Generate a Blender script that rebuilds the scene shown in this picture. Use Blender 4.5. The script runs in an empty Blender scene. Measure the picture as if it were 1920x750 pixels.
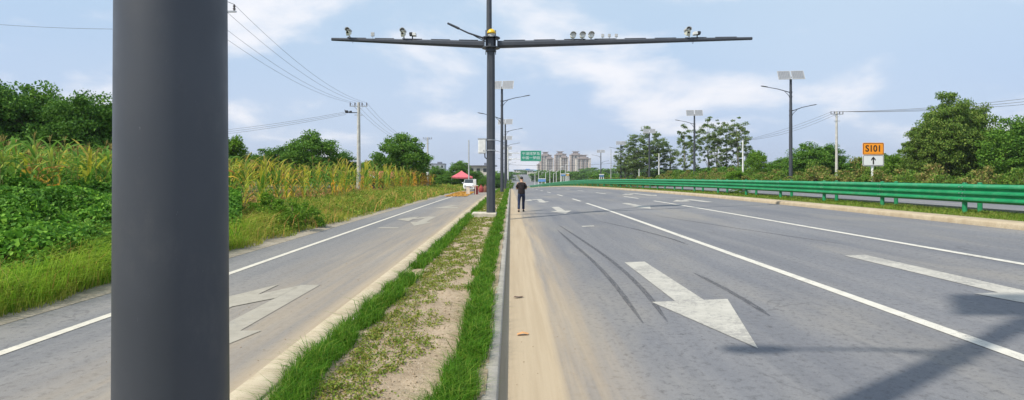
import bpy, bmesh, math, random
import numpy as np
from mathutils import Vector, Matrix

R = math.radians
scene = bpy.context.scene
COL = scene.collection

# ------------------------------------------------------------------ camera
cam_d = bpy.data.cameras.new('camera')
cam = bpy.data.objects.new('camera', cam_d)
COL.objects.link(cam)
cam.location = (0, 0, 1.75)
cam.rotation_euler = (R(90), 0, 0)
cam_d.sensor_width = 36
cam_d.lens = 1100 / 1920 * 36
cam_d.shift_x = 2 / 1920
cam_d.shift_y = -46 / 1920
cam_d.clip_start = 0.05
cam_d.clip_end = 20000
scene.camera = cam

# ------------------------------------------------------------------ world
SUN_AZ = math.atan2(-1.0, -0.66)         # direction towards the sun, clockwise from +Y
SUN_EL = R(51)
world = bpy.data.worlds.new('World')
scene.world = world
world.use_nodes = True
nt = world.node_tree
nt.nodes.clear()
out = nt.nodes.new('ShaderNodeOutputWorld')
bg = nt.nodes.new('ShaderNodeBackground')
sky = nt.nodes.new('ShaderNodeTexSky')
sky.sky_type = 'NISHITA'
sky.sun_disc = False
sky.sun_elevation = SUN_EL
sky.sun_rotation = SUN_AZ % (2 * math.pi)
sky.air_density = 1.0
sky.dust_density = 1.2
sky.ozone_density = 1.6
bg.inputs['Strength'].default_value = 0.105
tc = nt.nodes.new('ShaderNodeTexCoord')
sep = nt.nodes.new('ShaderNodeSeparateXYZ')
nt.links.new(tc.outputs['Generated'], sep.inputs[0])
def wmath(op, a, b=None, clamp=False):
    n = nt.nodes.new('ShaderNodeMath'); n.operation = op; n.use_clamp = clamp
    for i, v in enumerate((a, b)):
        if v is None: continue
        if hasattr(v, 'links'): nt.links.new(v, n.inputs[i])
        else: n.inputs[i].default_value = v
    return n.outputs[0]
zc = wmath('MAXIMUM', sep.outputs[2], 0.0)
den = wmath('ADD', zc, 0.30)
cx = wmath('DIVIDE', sep.outputs[0], den)
cy = wmath('DIVIDE', sep.outputs[1], den)
comb = nt.nodes.new('ShaderNodeCombineXYZ')
nt.links.new(cx, comb.inputs[0]); nt.links.new(cy, comb.inputs[1])
def wnoise(scale, detail, rough, off):
    m = nt.nodes.new('ShaderNodeMapping'); m.inputs['Location'].default_value = off
    nt.links.new(comb.outputs[0], m.inputs[0])
    n = nt.nodes.new('ShaderNodeTexNoise')
    n.inputs['Scale'].default_value = scale; n.inputs['Detail'].default_value = detail
    n.inputs['Roughness'].default_value = rough; n.inputs['Distortion'].default_value = 0.25
    nt.links.new(m.outputs[0], n.inputs['Vector'])
    return n.outputs['Fac']
def wramp(v, a, b):
    n = nt.nodes.new('ShaderNodeMapRange'); n.interpolation_type = 'SMOOTHSTEP'
    nt.links.new(v, n.inputs['Value'])
    n.inputs['From Min'].default_value = a; n.inputs['From Max'].default_value = b
    return n.outputs['Result']
veil = wramp(wnoise(0.55, 3, 0.5, (3.1, 1.7, 0)), 0.3, 0.75)
puff = wramp(wnoise(1.7, 6, 0.55, (1.3, 5.2, 0)), 0.47, 0.68)
def wmix(f, a_, col):
    m = nt.nodes.new('ShaderNodeMix'); m.data_type = 'RGBA'
    if hasattr(f, 'links'): nt.links.new(f, m.inputs[0])
    else: m.inputs[0].default_value = f
    nt.links.new(a_, m.inputs[6]); m.inputs[7].default_value = (*col, 1); return m.outputs[2]
hz_f = wramp(zc, 0.0, 0.30)
vc = nt.nodes.new('ShaderNodeMix'); vc.data_type = 'RGBA'
nt.links.new(hz_f, vc.inputs[0]); vc.inputs[6].default_value = (3.40, 4.1, 5.9, 1); vc.inputs[7].default_value = (3.65, 4.85, 6.2, 1)
vm = nt.nodes.new('ShaderNodeMix'); vm.data_type = 'RGBA'; vm.inputs[0].default_value = 0.80
nt.links.new(sky.outputs[0], vm.inputs[6]); nt.links.new(vc.outputs[2], vm.inputs[7])
skyc = vm.outputs[2]                # thin high veil over the whole sky
skyc = wmix(wmath('MULTIPLY', veil, 0.35), skyc, (5.0, 5.7, 6.4))
skyc = wmix(wmath('MULTIPLY', puff, 0.92), skyc, (6.7, 6.7, 7.0))
nt.links.new(skyc, bg.inputs['Color'])
nt.links.new(bg.outputs[0], out.inputs['Surface'])

# ------------------------------------------------------------------ sun
sd = bpy.data.lights.new('sun', 'SUN')
sd.energy = 3.5
sd.angle = R(0.9)
sd.color = (1.0, 0.925, 0.79)
sun = bpy.data.objects.new('sun', sd)
COL.objects.link(sun)
dirv = Vector((math.sin(SUN_AZ) * math.cos(SUN_EL), math.cos(SUN_AZ) * math.cos(SUN_EL), math.sin(SUN_EL)))
sun.rotation_euler = dirv.to_track_quat('Z', 'Y').to_euler()
sun.location = (-20, -20, 30)

scene.view_settings.view_transform = 'Standard'
scene.view_settings.look = 'None'
scene.view_settings.exposure = 0.5
scene.view_settings.gamma = 1
scene.view_settings.use_curve_mapping = False
scene.cycles.max_bounces = 6
scene.cycles.transparent_max_bounces = 8
scene.cycles.volume_bounces = 0

# ------------------------------------------------------------------ materials
MATS = {}
class NT:
    """small wrapper to write node trees briefly"""
    def __init__(self, name):
        self.m = bpy.data.materials.new(name); self.m.use_nodes = True
        self.t = self.m.node_tree; self.t.nodes.clear()
        self.out = self.t.nodes.new('ShaderNodeOutputMaterial')
    def n(self, kind, **kw):
        x = self.t.nodes.new(kind)
        for k, v in kw.items(): setattr(x, k, v)
        return x
    def put(self, sock, v):
        if v is None: return
        if hasattr(v, 'is_linked') or hasattr(v, 'links'): self.t.links.new(v, sock)
        else:
            if isinstance(v, tuple) and len(v) == 3 and sock.type == 'RGBA': v = (*v, 1)
            sock.default_value = v
    def math(self, op, a, b=None, clamp=False):
        x = self.n('ShaderNodeMath', operation=op, use_clamp=clamp)
        self.put(x.inputs[0], a); self.put(x.inputs[1], b); return x.outputs[0]
    def mix(self, f, a, b, blend='MIX'):
        x = self.n('ShaderNodeMix', data_type='RGBA', blend_type=blend)
        self.put(x.inputs[0], f); self.put(x.inputs[6], a); self.put(x.inputs[7], b); return x.outputs[2]
    def ramp(self, v, a, b, lo=0.0, hi=1.0, smooth=True):
        x = self.n('ShaderNodeMapRange', interpolation_type='SMOOTHSTEP' if smooth else 'LINEAR')
        self.put(x.inputs['Value'], v)
        x.inputs['From Min'].default_value = a; x.inputs['From Max'].default_value = b
        x.inputs['To Min'].default_value = lo; x.inputs['To Max'].default_value = hi
        return x.outputs['Result']
    def coords(self, kind='Object', scale=(1, 1, 1), loc=(0, 0, 0)):
        c = self.n('ShaderNodeTexCoord'); m = self.n('ShaderNodeMapping')
        m.inputs['Scale'].default_value = scale; m.inputs['Location'].default_value = loc
        self.t.links.new(c.outputs[kind], m.inputs[0]); return m.outputs[0]
    def noise(self, scale, detail=4, rough=0.55, vec=None, dist=0.0):
        x = self.n('ShaderNodeTexNoise')
        x.inputs['Scale'].default_value = scale; x.inputs['Detail'].default_value = detail
        x.inputs['Roughness'].default_value = rough; x.inputs['Distortion'].default_value = dist
        if vec is not None: self.t.links.new(vec, x.inputs['Vector'])
        return x.outputs['Fac']
    def bsdf(self, col, rough=0.8, metal=0.0, spec=None, bump=None, bstr=0.3, bdist=0.01):
        b = self.n('ShaderNodeBsdfPrincipled')
        self.put(b.inputs['Base Color'], col); self.put(b.inputs['Roughness'], rough)
        b.inputs['Metallic'].default_value = metal
        if spec is not None: b.inputs['Specular IOR Level'].default_value = spec
        if bump is not None:
            bp = self.n('ShaderNodeBump'); bp.inputs['Strength'].default_value = bstr
            bp.inputs['Distance'].default_value = bdist
            self.put(bp.inputs['Height'], bump); self.t.links.new(bp.outputs[0], b.inputs['Normal'])
        return b
    def end(self, sh):
        self.t.links.new(sh.outputs[0] if hasattr(sh, 'outputs') else sh, self.out.inputs['Surface'])
        return self.m

def paint(name, col, rough=0.5, metal=0.0, var=0.12, scale=6.0, dirt=None):
    if name in MATS: return MATS[name]
    w = NT(name)
    v = w.coords()
    f = w.ramp(w.noise(scale, 5, 0.6, v), 0.3, 0.7)
    c = w.mix(f, tuple(x * (1 - var) for x in col), tuple(min(1, x * (1 + var)) for x in col))
    if dirt:
        c = w.mix(w.ramp(w.noise(scale * 0.5, 6, 0.7, v), 0.5, 0.75, 0, 0.6), c, dirt)
    rg = w.ramp(w.noise(scale * 3, 3, 0.5, v), 0, 1, rough - 0.08, min(1, rough + 0.08))
    MATS[name] = w.end(w.bsdf(c, rg, metal))
    return MATS[name]

GAIN = {'foliage_hedge': 1.85, 'foliage_hedge_green': 1.9, 'corn_leaf_turning': 1.75, 'strip_grass': 1.45, 'dry_litter': 1.0, 'corn_tassel': 1.1, 'foliage_dark': 2.0, 'corn_leaf_dry': 1.15, 'corn_stalk_dry': 1.1, 'foliage_poplar': 1.75, 'foliage_olive': 1.8, 'vine_leaf': 2.1, 'lush_grass': 2.0, 'verge_grass': 1.65, 'foliage_mid': 1.75, 'pumpkin_leaf': 1.5, 'seedling_leaf': 1.15, 'grain': .8}
def leafmat(name, cols, trans=0.35, patch=None, rough=0.55, pscale=0.6):
    """cols: list of colours spread at random over separate leaves"""
    cols = [tuple(min(.7, x * g_ * GAIN.get(name, 1.55)) for x, g_ in zip(c, (1.06, 1.0, .72))) for c in cols]
    if patch: patch = tuple(x * g_ * GAIN.get(name, 1.55) for x, g_ in zip(patch, (1.06, 1.0, .72)))
    if name in MATS: return MATS[name]
    w = NT(name)
    g = w.n('ShaderNodeNewGeometry')
    cr = w.n('ShaderNodeValToRGB')
    e = cr.color_ramp.elements
    e[0].position = 0; e[0].color = (*cols[0], 1)
    e[1].position = 1; e[1].color = (*cols[-1], 1)
    for i, c in enumerate(cols[1:-1]):
        x = e.new((i + 1) / (len(cols) - 1)); x.color = (*c, 1)
    w.t.links.new(g.outputs['Random Per Island'], cr.inputs[0])
    col = cr.outputs[0]
    if patch:
        col = w.mix(w.ramp(w.noise(pscale, 3, 0.6, w.coords()), 0.45, 0.65, 0, 0.75), col, patch)
    p = w.bsdf(col, .62, spec=0.16)
    tr = w.n('ShaderNodeBsdfTranslucent')
    w.t.links.new(w.mix(1.0, col, (1.0, 1.0, 0.55), 'MULTIPLY') if False else col, tr.inputs['Color'])
    mx = w.n('ShaderNodeMixShader'); mx.inputs[0].default_value = trans
    w.t.links.new(p.outputs[0], mx.inputs[1]); w.t.links.new(tr.outputs[0], mx.inputs[2])
    MATS[name] = w.end(mx)
    return MATS[name]

# ------------------------------------------------------------------ mesh helpers
def tag(o, label=None, cat=None, group=None, kind=None):
    if label: o['label'] = label
    if cat: o['category'] = cat
    if group: o['group'] = group
    if kind: o['kind'] = kind
    return o

def empty(name, loc=(0, 0, 0), rz=0.0):
    o = bpy.data.objects.new(name, None); COL.objects.link(o)
    o.location = loc; o.rotation_euler = (0, 0, rz); o.empty_display_size = 0.2
    return o

def link_mesh(name, me, parent=None, loc=None):
    o = bpy.data.objects.new(name, me); COL.objects.link(o)
    if parent: o.parent = parent
    if loc is not None: o.location = loc
    return o

def np_mesh(name, V, F, mats, idx=None, parent=None, smooth=False, uv=None, loc=None):
    """V (n,3), F (m,3 or 4); one mesh object from numpy arrays"""
    V = np.asarray(V, np.float32); F = np.asarray(F, np.int32)
    me = bpy.data.meshes.new(name)
    n, m, k = len(V), len(F), F.shape[1]
    me.vertices.add(n); me.vertices.foreach_set('co', V.ravel())
    me.loops.add(m * k); me.loops.foreach_set('vertex_index', F.ravel())
    me.polygons.add(m)
    me.polygons.foreach_set('loop_start', np.arange(m, dtype=np.int32) * k)
    me.polygons.foreach_set('loop_total', np.full(m, k, np.int32))
    for mt in (mats if isinstance(mats, (list, tuple)) else [mats]): me.materials.append(mt)
    if idx is not None: me.polygons.foreach_set('material_index', np.asarray(idx, np.int32))
    if smooth: me.polygons.foreach_set('use_smooth', np.ones(m, bool))
    if uv is not None:
        l = me.uv_layers.new(name='UVMap')
        l.data.foreach_set('uv', np.asarray(uv, np.float32)[F.ravel()].ravel())
    me.update(calc_edges=True); me.validate()
    return link_mesh(name, me, parent, loc)

class MB:
    """collects shapes and links them as one mesh object"""
    def __init__(s): s.v = []; s.f = []; s.m = []; s.sm = []
    def add(s, vs, fs, mi=0, sm=False):
        b = len(s.v); s.v += [tuple(v) for v in vs]
        for f in fs: s.f.append(tuple(b + i for i in f)); s.m.append(mi); s.sm.append(sm)
    def box(s, c, d, rz=0.0, mi=0, rx=0.0, ry=0.0):
        M = Matrix.Translation(c) @ Matrix.Rotation(rz, 4, 'Z') @ Matrix.Rotation(ry, 4, 'Y') @ Matrix.Rotation(rx, 4, 'X')
        vs = [M @ Vector((x * d[0] / 2, y * d[1] / 2, z * d[2] / 2)) for z in (-1, 1) for x, y in ((-1, -1), (1, -1), (1, 1), (-1, 1))]
        s.add(vs, [(3, 2, 1, 0), (4, 5, 6, 7), (0, 1, 5, 4), (1, 2, 6, 5), (2, 3, 7, 6), (3, 0, 4, 7)], mi); return s
    def bevbox(s, c, d, b=0.01, mi=0, rz=0.0, rx=0.0):
        bm = bmesh.new(); bmesh.ops.create_cube(bm, size=1)
        bmesh.ops.scale(bm, vec=d, verts=bm.verts)
        bmesh.ops.bevel(bm, geom=list(bm.edges), offset=min(b, min(d) * 0.45), segments=2, profile=0.6, affect='EDGES')
        M = Matrix.Translation(c) @ Matrix.Rotation(rz, 4, 'Z') @ Matrix.Rotation(rx, 4, 'X')
        bm.verts.ensure_lookup_table()
        s.add([M @ v.co for v in bm.verts], [tuple(v.index for v in f.verts) for f in bm.faces], mi, False)
        bm.free(); return s
    def tube(s, pts, rad, n=10, mi=0, caps=True, sm=True, rot=0.0):
        pts = [Vector(p) for p in pts]
        if not isinstance(rad, (list, tuple)): rad = [rad] * len(pts)
        vs = []; prev = None
        for i, p in enumerate(pts):
            t = (pts[min(i + 1, len(pts) - 1)] - pts[max(i - 1, 0)]).normalized()
            if prev is None:
                u = t.orthogonal().normalized()
                if abs(t.z) > 0.9: u = (Vector((1, 0, 0)) - t * t.x).normalized()
            else: u = (prev - t * prev.dot(t)).normalized()
            prev = u; w = t.cross(u)
            for k in range(n):
                a = 2 * math.pi * k / n + rot
                vs.append(p + (u * math.cos(a) + w * math.sin(a)) * rad[i])
        fs = [(i * n + k, i * n + (k + 1) % n, (i + 1) * n + (k + 1) % n, (i + 1) * n + k) for i in range(len(pts) - 1) for k in range(n)]
        s.add(vs, fs, mi, sm)
        if caps:
            s.add(vs[:n], [tuple(range(n))[::-1]], mi); s.add(vs[-n:], [tuple(range(n))], mi)
        return s
    def prism(s, poly, y0, y1, mi=0, plane='XZ'):
        """polygon of 2D points extruded"""
        n = len(poly)
        if plane == 'XZ': a = [(x, y0, z) for x, z in poly]; b = [(x, y1, z) for x, z in poly]
        elif plane == 'YZ': a = [(y0, y, z) for y, z in poly]; b = [(y1, y, z) for y, z in poly]
        else: a = [(x, y, y0) for x, y in poly]; b = [(x, y, y1) for x, y in poly]
        fs = [tuple(range(n))[::-1], tuple(range(n, 2 * n))] + [(i, (i + 1) % n, n + (i + 1) % n, n + i) for i in range(n)]
        s.add(a + b, fs, mi); return s
    def loft(s, rings, mi=0, caps=True, sm=True):
        n = len(rings[0]); vs = [p for r in rings for p in r]
        fs = [(i * n + k, i * n + (k + 1) % n, (i + 1) * n + (k + 1) % n, (i + 1) * n + k) for i in range(len(rings) - 1) for k in range(n)]
        s.add(vs, fs, mi, sm)
        if caps: s.add(rings[0], [tuple(range(n))[::-1]], mi); s.add(rings[-1], [tuple(range(n))], mi)
        return s
    def dome(s, c, r, rz, mi=0, n=14, m=7, lo=0.0):
        rings = []
        for j in range(m):
            a = lo + (math.pi / 2 - lo) * j / m
            rings.append([(c[0] + r * math.cos(a) * math.cos(2 * math.pi * k / n), c[1] + r * math.cos(a) * math.sin(2 * math.pi * k / n), c[2] + rz * math.sin(a)) for k in range(n)])
        vs = [p for q in rings for p in q] + [(c[0], c[1], c[2] + rz)]
        fs = [(i * n + k, i * n + (k + 1) % n, (i + 1) * n + (k + 1) % n, (i + 1) * n + k) for i in range(m - 1) for k in range(n)]
        fs += [((m - 1) * n + k, (m - 1) * n + (k + 1) % n, m * n) for k in range(n)] + [tuple(range(n))[::-1]]
        s.add(vs, fs, mi, True); return s
    def build(s, name, mats, parent=None, loc=None):
        me = bpy.data.meshes.new(name)
        me.from_pydata(s.v, [], s.f)
        for mt in (mats if isinstance(mats, (list, tuple)) else [mats]): me.materials.append(mt)
        me.polygons.foreach_set('material_index', s.m)
        me.polygons.foreach_set('use_smooth', s.sm)
        bm = bmesh.new(); bm.from_mesh(me); bmesh.ops.recalc_face_normals(bm, faces=bm.faces); bm.to_mesh(me); bm.free()
        return link_mesh(name, me, parent, loc)

def copy_tree(o, parent=None):
    c = o.copy(); COL.objects.link(c)
    if parent: c.parent = parent
    for ch in [x for x in o.children]: copy_tree(ch, c)
    return c

FONTS = {}
def text_mesh(txt, size, depth=0.004, cjk=False, width=None):
    cu = bpy.data.curves.new('lettering', 'FONT'); cu.body = txt; cu.size = size; cu.extrude = depth
    cu.align_x = 'CENTER'; cu.align_y = 'CENTER'
    if not cjk: cu.offset = size * 0.02
    o = bpy.data.objects.new('lettering', cu); COL.objects.link(o)
    bpy.context.view_layer.update()
    me = bpy.data.meshes.new_from_object(o.evaluated_get(bpy.context.evaluated_depsgraph_get()))
    bpy.data.objects.remove(o); bpy.data.curves.remove(cu)
    return me

# ------------------------------------------------------------------ terrain
YK = np.array(list(range(-12, 60, 2)) + list(range(60, 120, 5)) + list(range(120, 360, 15)) + list(range(360, 760, 25)) + [800, 1000, 1400, 2000, 2600], float)
_py = [-20, 30, 45, 60, 85, 110, 150, 200, 250, 320, 400, 520, 650, 720, 3000]
_pz = [0, 0, -.03, -.10, -.36, -.85, -1.75, -2.95, -4.0, -4.8, -3.6, -.9, 1.85, 2.3, 2.4]
_gy = [-20, 30, 45, 60, 80, 100, 150, 200, 300, 700, 3000]
_gv = [1, 1, .93, .83, .77, .72, .65, .60, .55, .50, .50]
def _smooth(xs, ys, Y, w=6):
    return sum(np.interp(Y + d, xs, ys) for d in np.linspace(-w, w, 9)) / 9
PK = _smooth(_py, _pz, YK, 10); GK = _smooth(_gy, _gv, YK, 9)
def prof(Y): return np.interp(Y, YK, PK)
def gsc(Y): return np.interp(Y, YK, GK)
def u2x(u, Y):
    u = np.asarray(u, float)
    return np.where(u > 0, u - (1 - gsc(Y)) * np.minimum(np.maximum(u, 0), 14.0), u)
UK = [-400, -60, -16, -10, -7.5, -6.0, 0, 14.0, 15.5, 27, 60, 400]
ZK = [1.5, .9, .55, .40, .14, 0, 0, .56, .54, .50, .9, 2.5]
def cross(u): return np.interp(u, UK, ZK)
def gz(u, Y): return cross(u) + prof(Y)
def x2u(X, Y):
    g = gsc(Y); X = np.asarray(X, float)
    return np.where(X <= 0, X, np.where(X < 14 * g, X / g, X + (1 - g) * 14))
def gX(X, Y): return gz(x2u(X, Y), Y)

def yrange(y0, y1):
    ys = [y for y in YK if y0 < y < y1]
    return np.array([y0] + ys + [y1], float)
def strip(name, u0, u1, y0, y1, dz, mat, parent=None, nu=1, uk=None):
    ys = yrange(y0, y1)
    us = np.array(uk if uk is not None else np.linspace(u0, u1, nu + 1), float)
    U, Y = np.meshgrid(us, ys)
    V = np.stack([u2x(U, Y), Y, gz(U, Y) + dz], -1).reshape(-1, 3)
    a, b = len(ys), len(us)
    i = np.arange((a - 1) * b).reshape(a - 1, b)[:, :-1].ravel()
    F = np.stack([i, i + 1, i + b + 1, i + b], 1)
    return np_mesh(name, V, F, mat, parent=parent, uv=np.stack([U, Y], -1).reshape(-1, 2))

def poly_mark(name, pts, mat, parent, dz=0.006):
    """flat painted polygon given in (u, Y); cut at every Y knot so that it lies on the road"""
    bm = bmesh.new()
    f = bm.faces.new([bm.verts.new((x, y, 0)) for x, y in pts])
    ys = [y for y in YK if min(p[1] for p in pts) < y < max(p[1] for p in pts)]
    for y in ys:
        bmesh.ops.bisect_plane(bm, geom=list(bm.verts) + list(bm.edges) + list(bm.faces), plane_co=(0, y, 0), plane_no=(0, 1, 0))
    bmesh.ops.triangulate(bm, faces=bm.faces)
    me = bpy.data.meshes.new(name)
    bm.to_mesh(me); bm.free()
    l = me.uv_layers.new(name='UVMap')
    co = [(v.co.x, v.co.y) for v in me.vertices]
    for lp in me.loops: l.data[lp.index].uv = co[lp.vertex_index]
    for v in me.vertices:
        u, y = v.co.x, v.co.y
        v.co = (float(u2x(u, y)), y, float(gz(u, y)) + dz)
    me.materials.append(mat)
    for p in me.polygons:
        if p.normal.z < 0: p.flip()
    return link_mesh(name, me, parent)

# ------------------------------------------------------------------ ground materials
def asphalt(name, dust_lo, dust_hi, base=(.128, .135, .156), light=(.192, .195, .206), side_dust=None, amount=1.0):
    """worn asphalt; UV = (metres across, metres along). dust_lo/hi: across-range over which wind blown sand thins out"""
    w = NT(name)
    uvn = w.n('ShaderNodeUVMap'); sp = w.n('ShaderNodeSeparateXYZ')
    w.t.links.new(uvn.outputs[0], sp.inputs[0])
    def uv(sx, sy, ox=0):
        m = w.n('ShaderNodeMapping'); m.inputs['Scale'].default_value = (sx, sy, 1); m.inputs['Location'].default_value = (ox, ox * .7, 0)
        w.t.links.new(uvn.outputs[0], m.inputs[0]); return m.outputs[0]
    streak = w.noise(1.0, 5, 0.6, uv(1.6, 0.06))
    streak2 = w.noise(1.0, 4, 0.6, uv(6.0, 0.25, 5))
    big = w.noise(0.22, 4, 0.55, uv(1, .5, 9))
    fine = w.noise(45, 3, 0.7, uv(1, 1))
    grit = w.noise(160, 2, 0.6, uv(1, 1, 3))
    c = w.mix(w.ramp(streak, 0.3, 0.7), base, light)
    c = w.mix(w.ramp(big, 0.45, 0.72, 0, 0.5), c, tuple(x * 1.25 for x in light))
    c = w.mix(w.ramp(streak2, 0.5, 0.8, 0, 0.4), c, tuple(x * 0.72 for x in base))
    c = w.mix(w.ramp(fine, 0.3, 0.75, 0, 0.30), c, (.09, .09, .095))
    c = w.mix(w.ramp(grit, 0.52, 0.75, 0, 0.35), c, (.38, .37, .36))
    # oil drips and small dark stains
    st = w.noise(2.6, 6, 0.75, uv(1.2, .8, 21))
    c = w.mix(w.ramp(st, 0.66, 0.72, 0, 0.55), c, (.06, .06, .06))
    # patches of dried mud
    md = w.noise(0.5, 5, 0.6, uv(1.2, .25, 33))
    c = w.mix(w.ramp(md, 0.48, 0.72, 0, 0.5), c, (.262, .244, .212))
    # coarse worn aggregate
    ag = w.noise(14, 5, 0.8, uv(1, .8, 41))
    c = w.mix(w.ramp(ag, 0.50, 0.66, 0, 0.72), c, (.085, .085, .09))
    c = w.mix(w.ramp(ag, 0.30, 0.44, 0.35, 0), c, (.27, .265, .255))
    sp2 = w.noise(7, 3, 0.6, uv(1, 1, 61))
    c = w.mix(w.math('MULTIPLY', w.ramp(sp2, 0.66, 0.70, 0, 0.6), w.ramp(w.noise(.5, 2, .5, uv(1, 1, 71)), .48, .6)), c, (.05, .05, .055))
    # fine cracks and sealed joints
    vo = w.n('ShaderNodeTexVoronoi', feature='DISTANCE_TO_EDGE'); vo.inputs['Scale'].default_value = 0.55
    nv = w.n('ShaderNodeTexNoise'); nv.inputs['Scale'].default_value = 1.5; nv.inputs['Detail'].default_value = 5
    w.t.links.new(uv(1, 1, 2), nv.inputs['Vector'])
    va = w.n('ShaderNodeVectorMath', operation='MULTIPLY_ADD')
    w.t.links.new(nv.outputs['Color'], va.inputs[0]); va.inputs[1].default_value = (.9, .9, 0); w.t.links.new(uv(1, .45, 2), va.inputs[2])
    w.t.links.new(va.outputs[0], vo.inputs['Vector'])
    ck = w.math('MULTIPLY', w.ramp(vo.outputs['Distance'], 0.002, 0.006, 1, 0), w.ramp(w.noise(0.35, 2, 0.5, uv(1, 1, 50)), 0.5, 0.62, 0, 0.32))
    c = w.mix(ck, c, (.055, .055, .06))
    # wind blown sand
    sand = w.mix(w.ramp(w.noise(5, 6, 0.65, uv(2.2, .05, 12)), 0.3, 0.7), (.36, .285, .19), (.42, .34, .235))
    wob = w.math('ADD', sp.outputs[0], w.math('MULTIPLY', w.math('SUBTRACT', w.noise(1.4, 6, 0.6, uv(1.3, .12, 1)), 0.5), 0.26))
    f = w.ramp(wob, dust_lo, dust_hi, 1, 0)
    f = w.math('MULTIPLY', f, w.ramp(fine, 0.2, 0.7, 0.9, 1.0))
    if side_dust:       # thinner film of dust further in
        f2 = w.math('MULTIPLY', w.ramp(wob, side_dust[0], side_dust[1], 1, 0), w.ramp(streak2, 0.25, 0.75, side_dust[2] * .5, side_dust[2] * 1.3))
        f = w.math('MAXIMUM', f, f2)
    if amount < 1: f = w.math('MULTIPLY', f, amount)
    c = w.mix(f, c, sand)
    h = w.math('ADD', w.math('MULTIPLY', grit, 0.5), fine)
    return w.end(w.bsdf(c, w.ramp(streak, .3, .7, .74, .9), spec=0.35, bump=h, bstr=0.35, bdist=0.006))

M_ROAD = asphalt('asphalt_main', .40, .60, side_dust=(.52, 1.35, .62))
M_ROAD2 = asphalt('asphalt_far_side', -2, -1)
# the path: sand lies along its right-hand kerb, so the across coordinate is mirrored
M_PATH = asphalt('asphalt_path', .10, .55, base=(.145, .149, .160), light=(.212, .211, .210), side_dust=(.4, 2.8, .5), amount=.85)
def ground_mat(name, cols, scale=3.0, bstr=0.6, bd=0.02, specks=None):
    w = NT(name); v = w.coords()
    c = w.mix(w.ramp(w.noise(scale, 6, 0.65, v), 0.3, 0.7), cols[0], cols[1])
    c = w.mix(w.ramp(w.noise(scale * 9, 4, 0.7, v), 0.45, 0.75, 0, 0.6), c, cols[2])
    if specks: c = w.mix(w.ramp(w.noise(70, 3, 0.6, v), 0.58, 0.68, 0, .8), c, specks)
    h = w.math('ADD', w.noise(scale * 6, 6, 0.7, v), w.math('MULTIPLY', w.noise(90, 3, 0.6, v), 0.4))
    return w.end(w.bsdf(c, 0.95, spec=0.15, bump=h, bstr=bstr, bdist=bd))
M_EARTH = ground_mat('earth', ((.10, .10, .045), (.16, .15, .07), (.06, .085, .03)), 0.8)
M_SOIL = ground_mat('dry_soil', ((.33, .255, .175), (.46, .365, .26), (.21, .155, .10)), 2.2, 1.0, 0.03, specks=(.60, .52, .42))
M_VERGE = ground_mat('verge_dust', ((.27, .235, .185), (.36, .32, .26), (.15, .14, .09)), 2.5, 0.5, 0.01)
M_SANDKERB = ground_mat('sandy_kerb', ((.36, .29, .20), (.47, .40, .29), (.30, .235, .16)), 3, 0.3, 0.005)
def kerb_mat(name, c0, c1):
    w = NT(name); v = w.coords()
    c = w.mix(w.ramp(w.noise(5, 6, 0.65, v), 0.3, 0.7), c0, c1)
    c = w.mix(w.ramp(w.noise(40, 3, 0.7, v), 0.55, 0.7, 0, 0.5), c, tuple(x * .6 for x in c0))
    sp = w.n('ShaderNodeSeparateXYZ'); w.t.links.new(v, sp.inputs[0])
    j = w.math('FRACT', sp.outputs[1])
    jj = w.ramp(j, 0.0, 0.014, 0.8, 0.0, smooth=False)
    c = w.mix(jj, c, (.10, .09, .08))
    return w.end(w.bsdf(c, 0.9, spec=.2, bump=w.noise(25, 5, .7, v), bstr=.4, bdist=.005))
M_KERB = kerb_mat('kerb_concrete', (.30, .28, .245), (.40, .375, .335))
M_KERBSAND = kerb_mat('kerb_sanded', (.37, .31, .22), (.48, .42, .31))
def mark_mat(name, col, wear=0.5):
    w = NT(name); v = w.coords()
    n1 = w.noise(16, 6, 0.75, v); n2 = w.noise(1.2, 4, 0.6, v); n3 = w.noise(70, 3, .7, v)
    f = w.math('ADD', w.math('MULTIPLY', n1, .75), w.math('MULTIPLY', n2, .5))
    f = w.math('ADD', f, w.math('MULTIPLY', n3, .25))
    f = w.ramp(f, 0.78 + (0.5 - wear) * .22, 0.90 + (0.5 - wear) * .22, 0, .75)
    c = w.mix(w.ramp(w.noise(5, 5, .7, v), .3, .7), col, tuple(x * .82 for x in col))
    c = w.mix(f, c, (.24, .235, .225))
    return w.end(w.bsdf(c, .75, spec=.3))
M_LINE = mark_mat('road_paint', (.60, .58, .52), .42)
M_ARROW = mark_mat('road_paint_worn', (.46, .445, .40), .72)
M_PLINE = mark_mat('path_paint', (.60, .57, .49), .45)
M_PARROW = mark_mat('path_paint_faded', (.36, .335, .28), .45)

# ------------------------------------------------------------------ ground, road, path
gu = np.array(sorted(set(UK + [-3000, -1000, -150, -30, -22, -13, -8.5, -7, -5.0, -2.1, -1.6, -.12, 6, 11.9, 12.5, 20, 40, 100, 900, 3000])), float)
gy = np.array(sorted(set(list(YK) + [-300, -60])), float)
U, Y = np.meshgrid(gu, gy)
def dz_ground(u): return np.where((u > -5.99) & (u < 27.3), -0.06, 0.0)
V = np.stack([u2x(U, Y), Y, gz(U, Y) + dz_ground(U)], -1).reshape(-1, 3)
a, b = len(gy), len(gu)
i = np.arange((a - 1) * b).reshape(a - 1, b)[:, :-1].ravel()
g_o = np_mesh('ground', V, np.stack([i, i + 1, i + b + 1, i + b], 1), M_EARTH)
tag(g_o, kind='structure')

road = strip('main_road', -.10, 11.9, -12, 2000, 0.0, M_ROAD, nu=8); tag(road, kind='structure')
road2 = strip('far_carriageway', 15.5, 27, -12, 2000, 0.0, M_ROAD2, nu=6); tag(road2, kind='structure')
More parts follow.
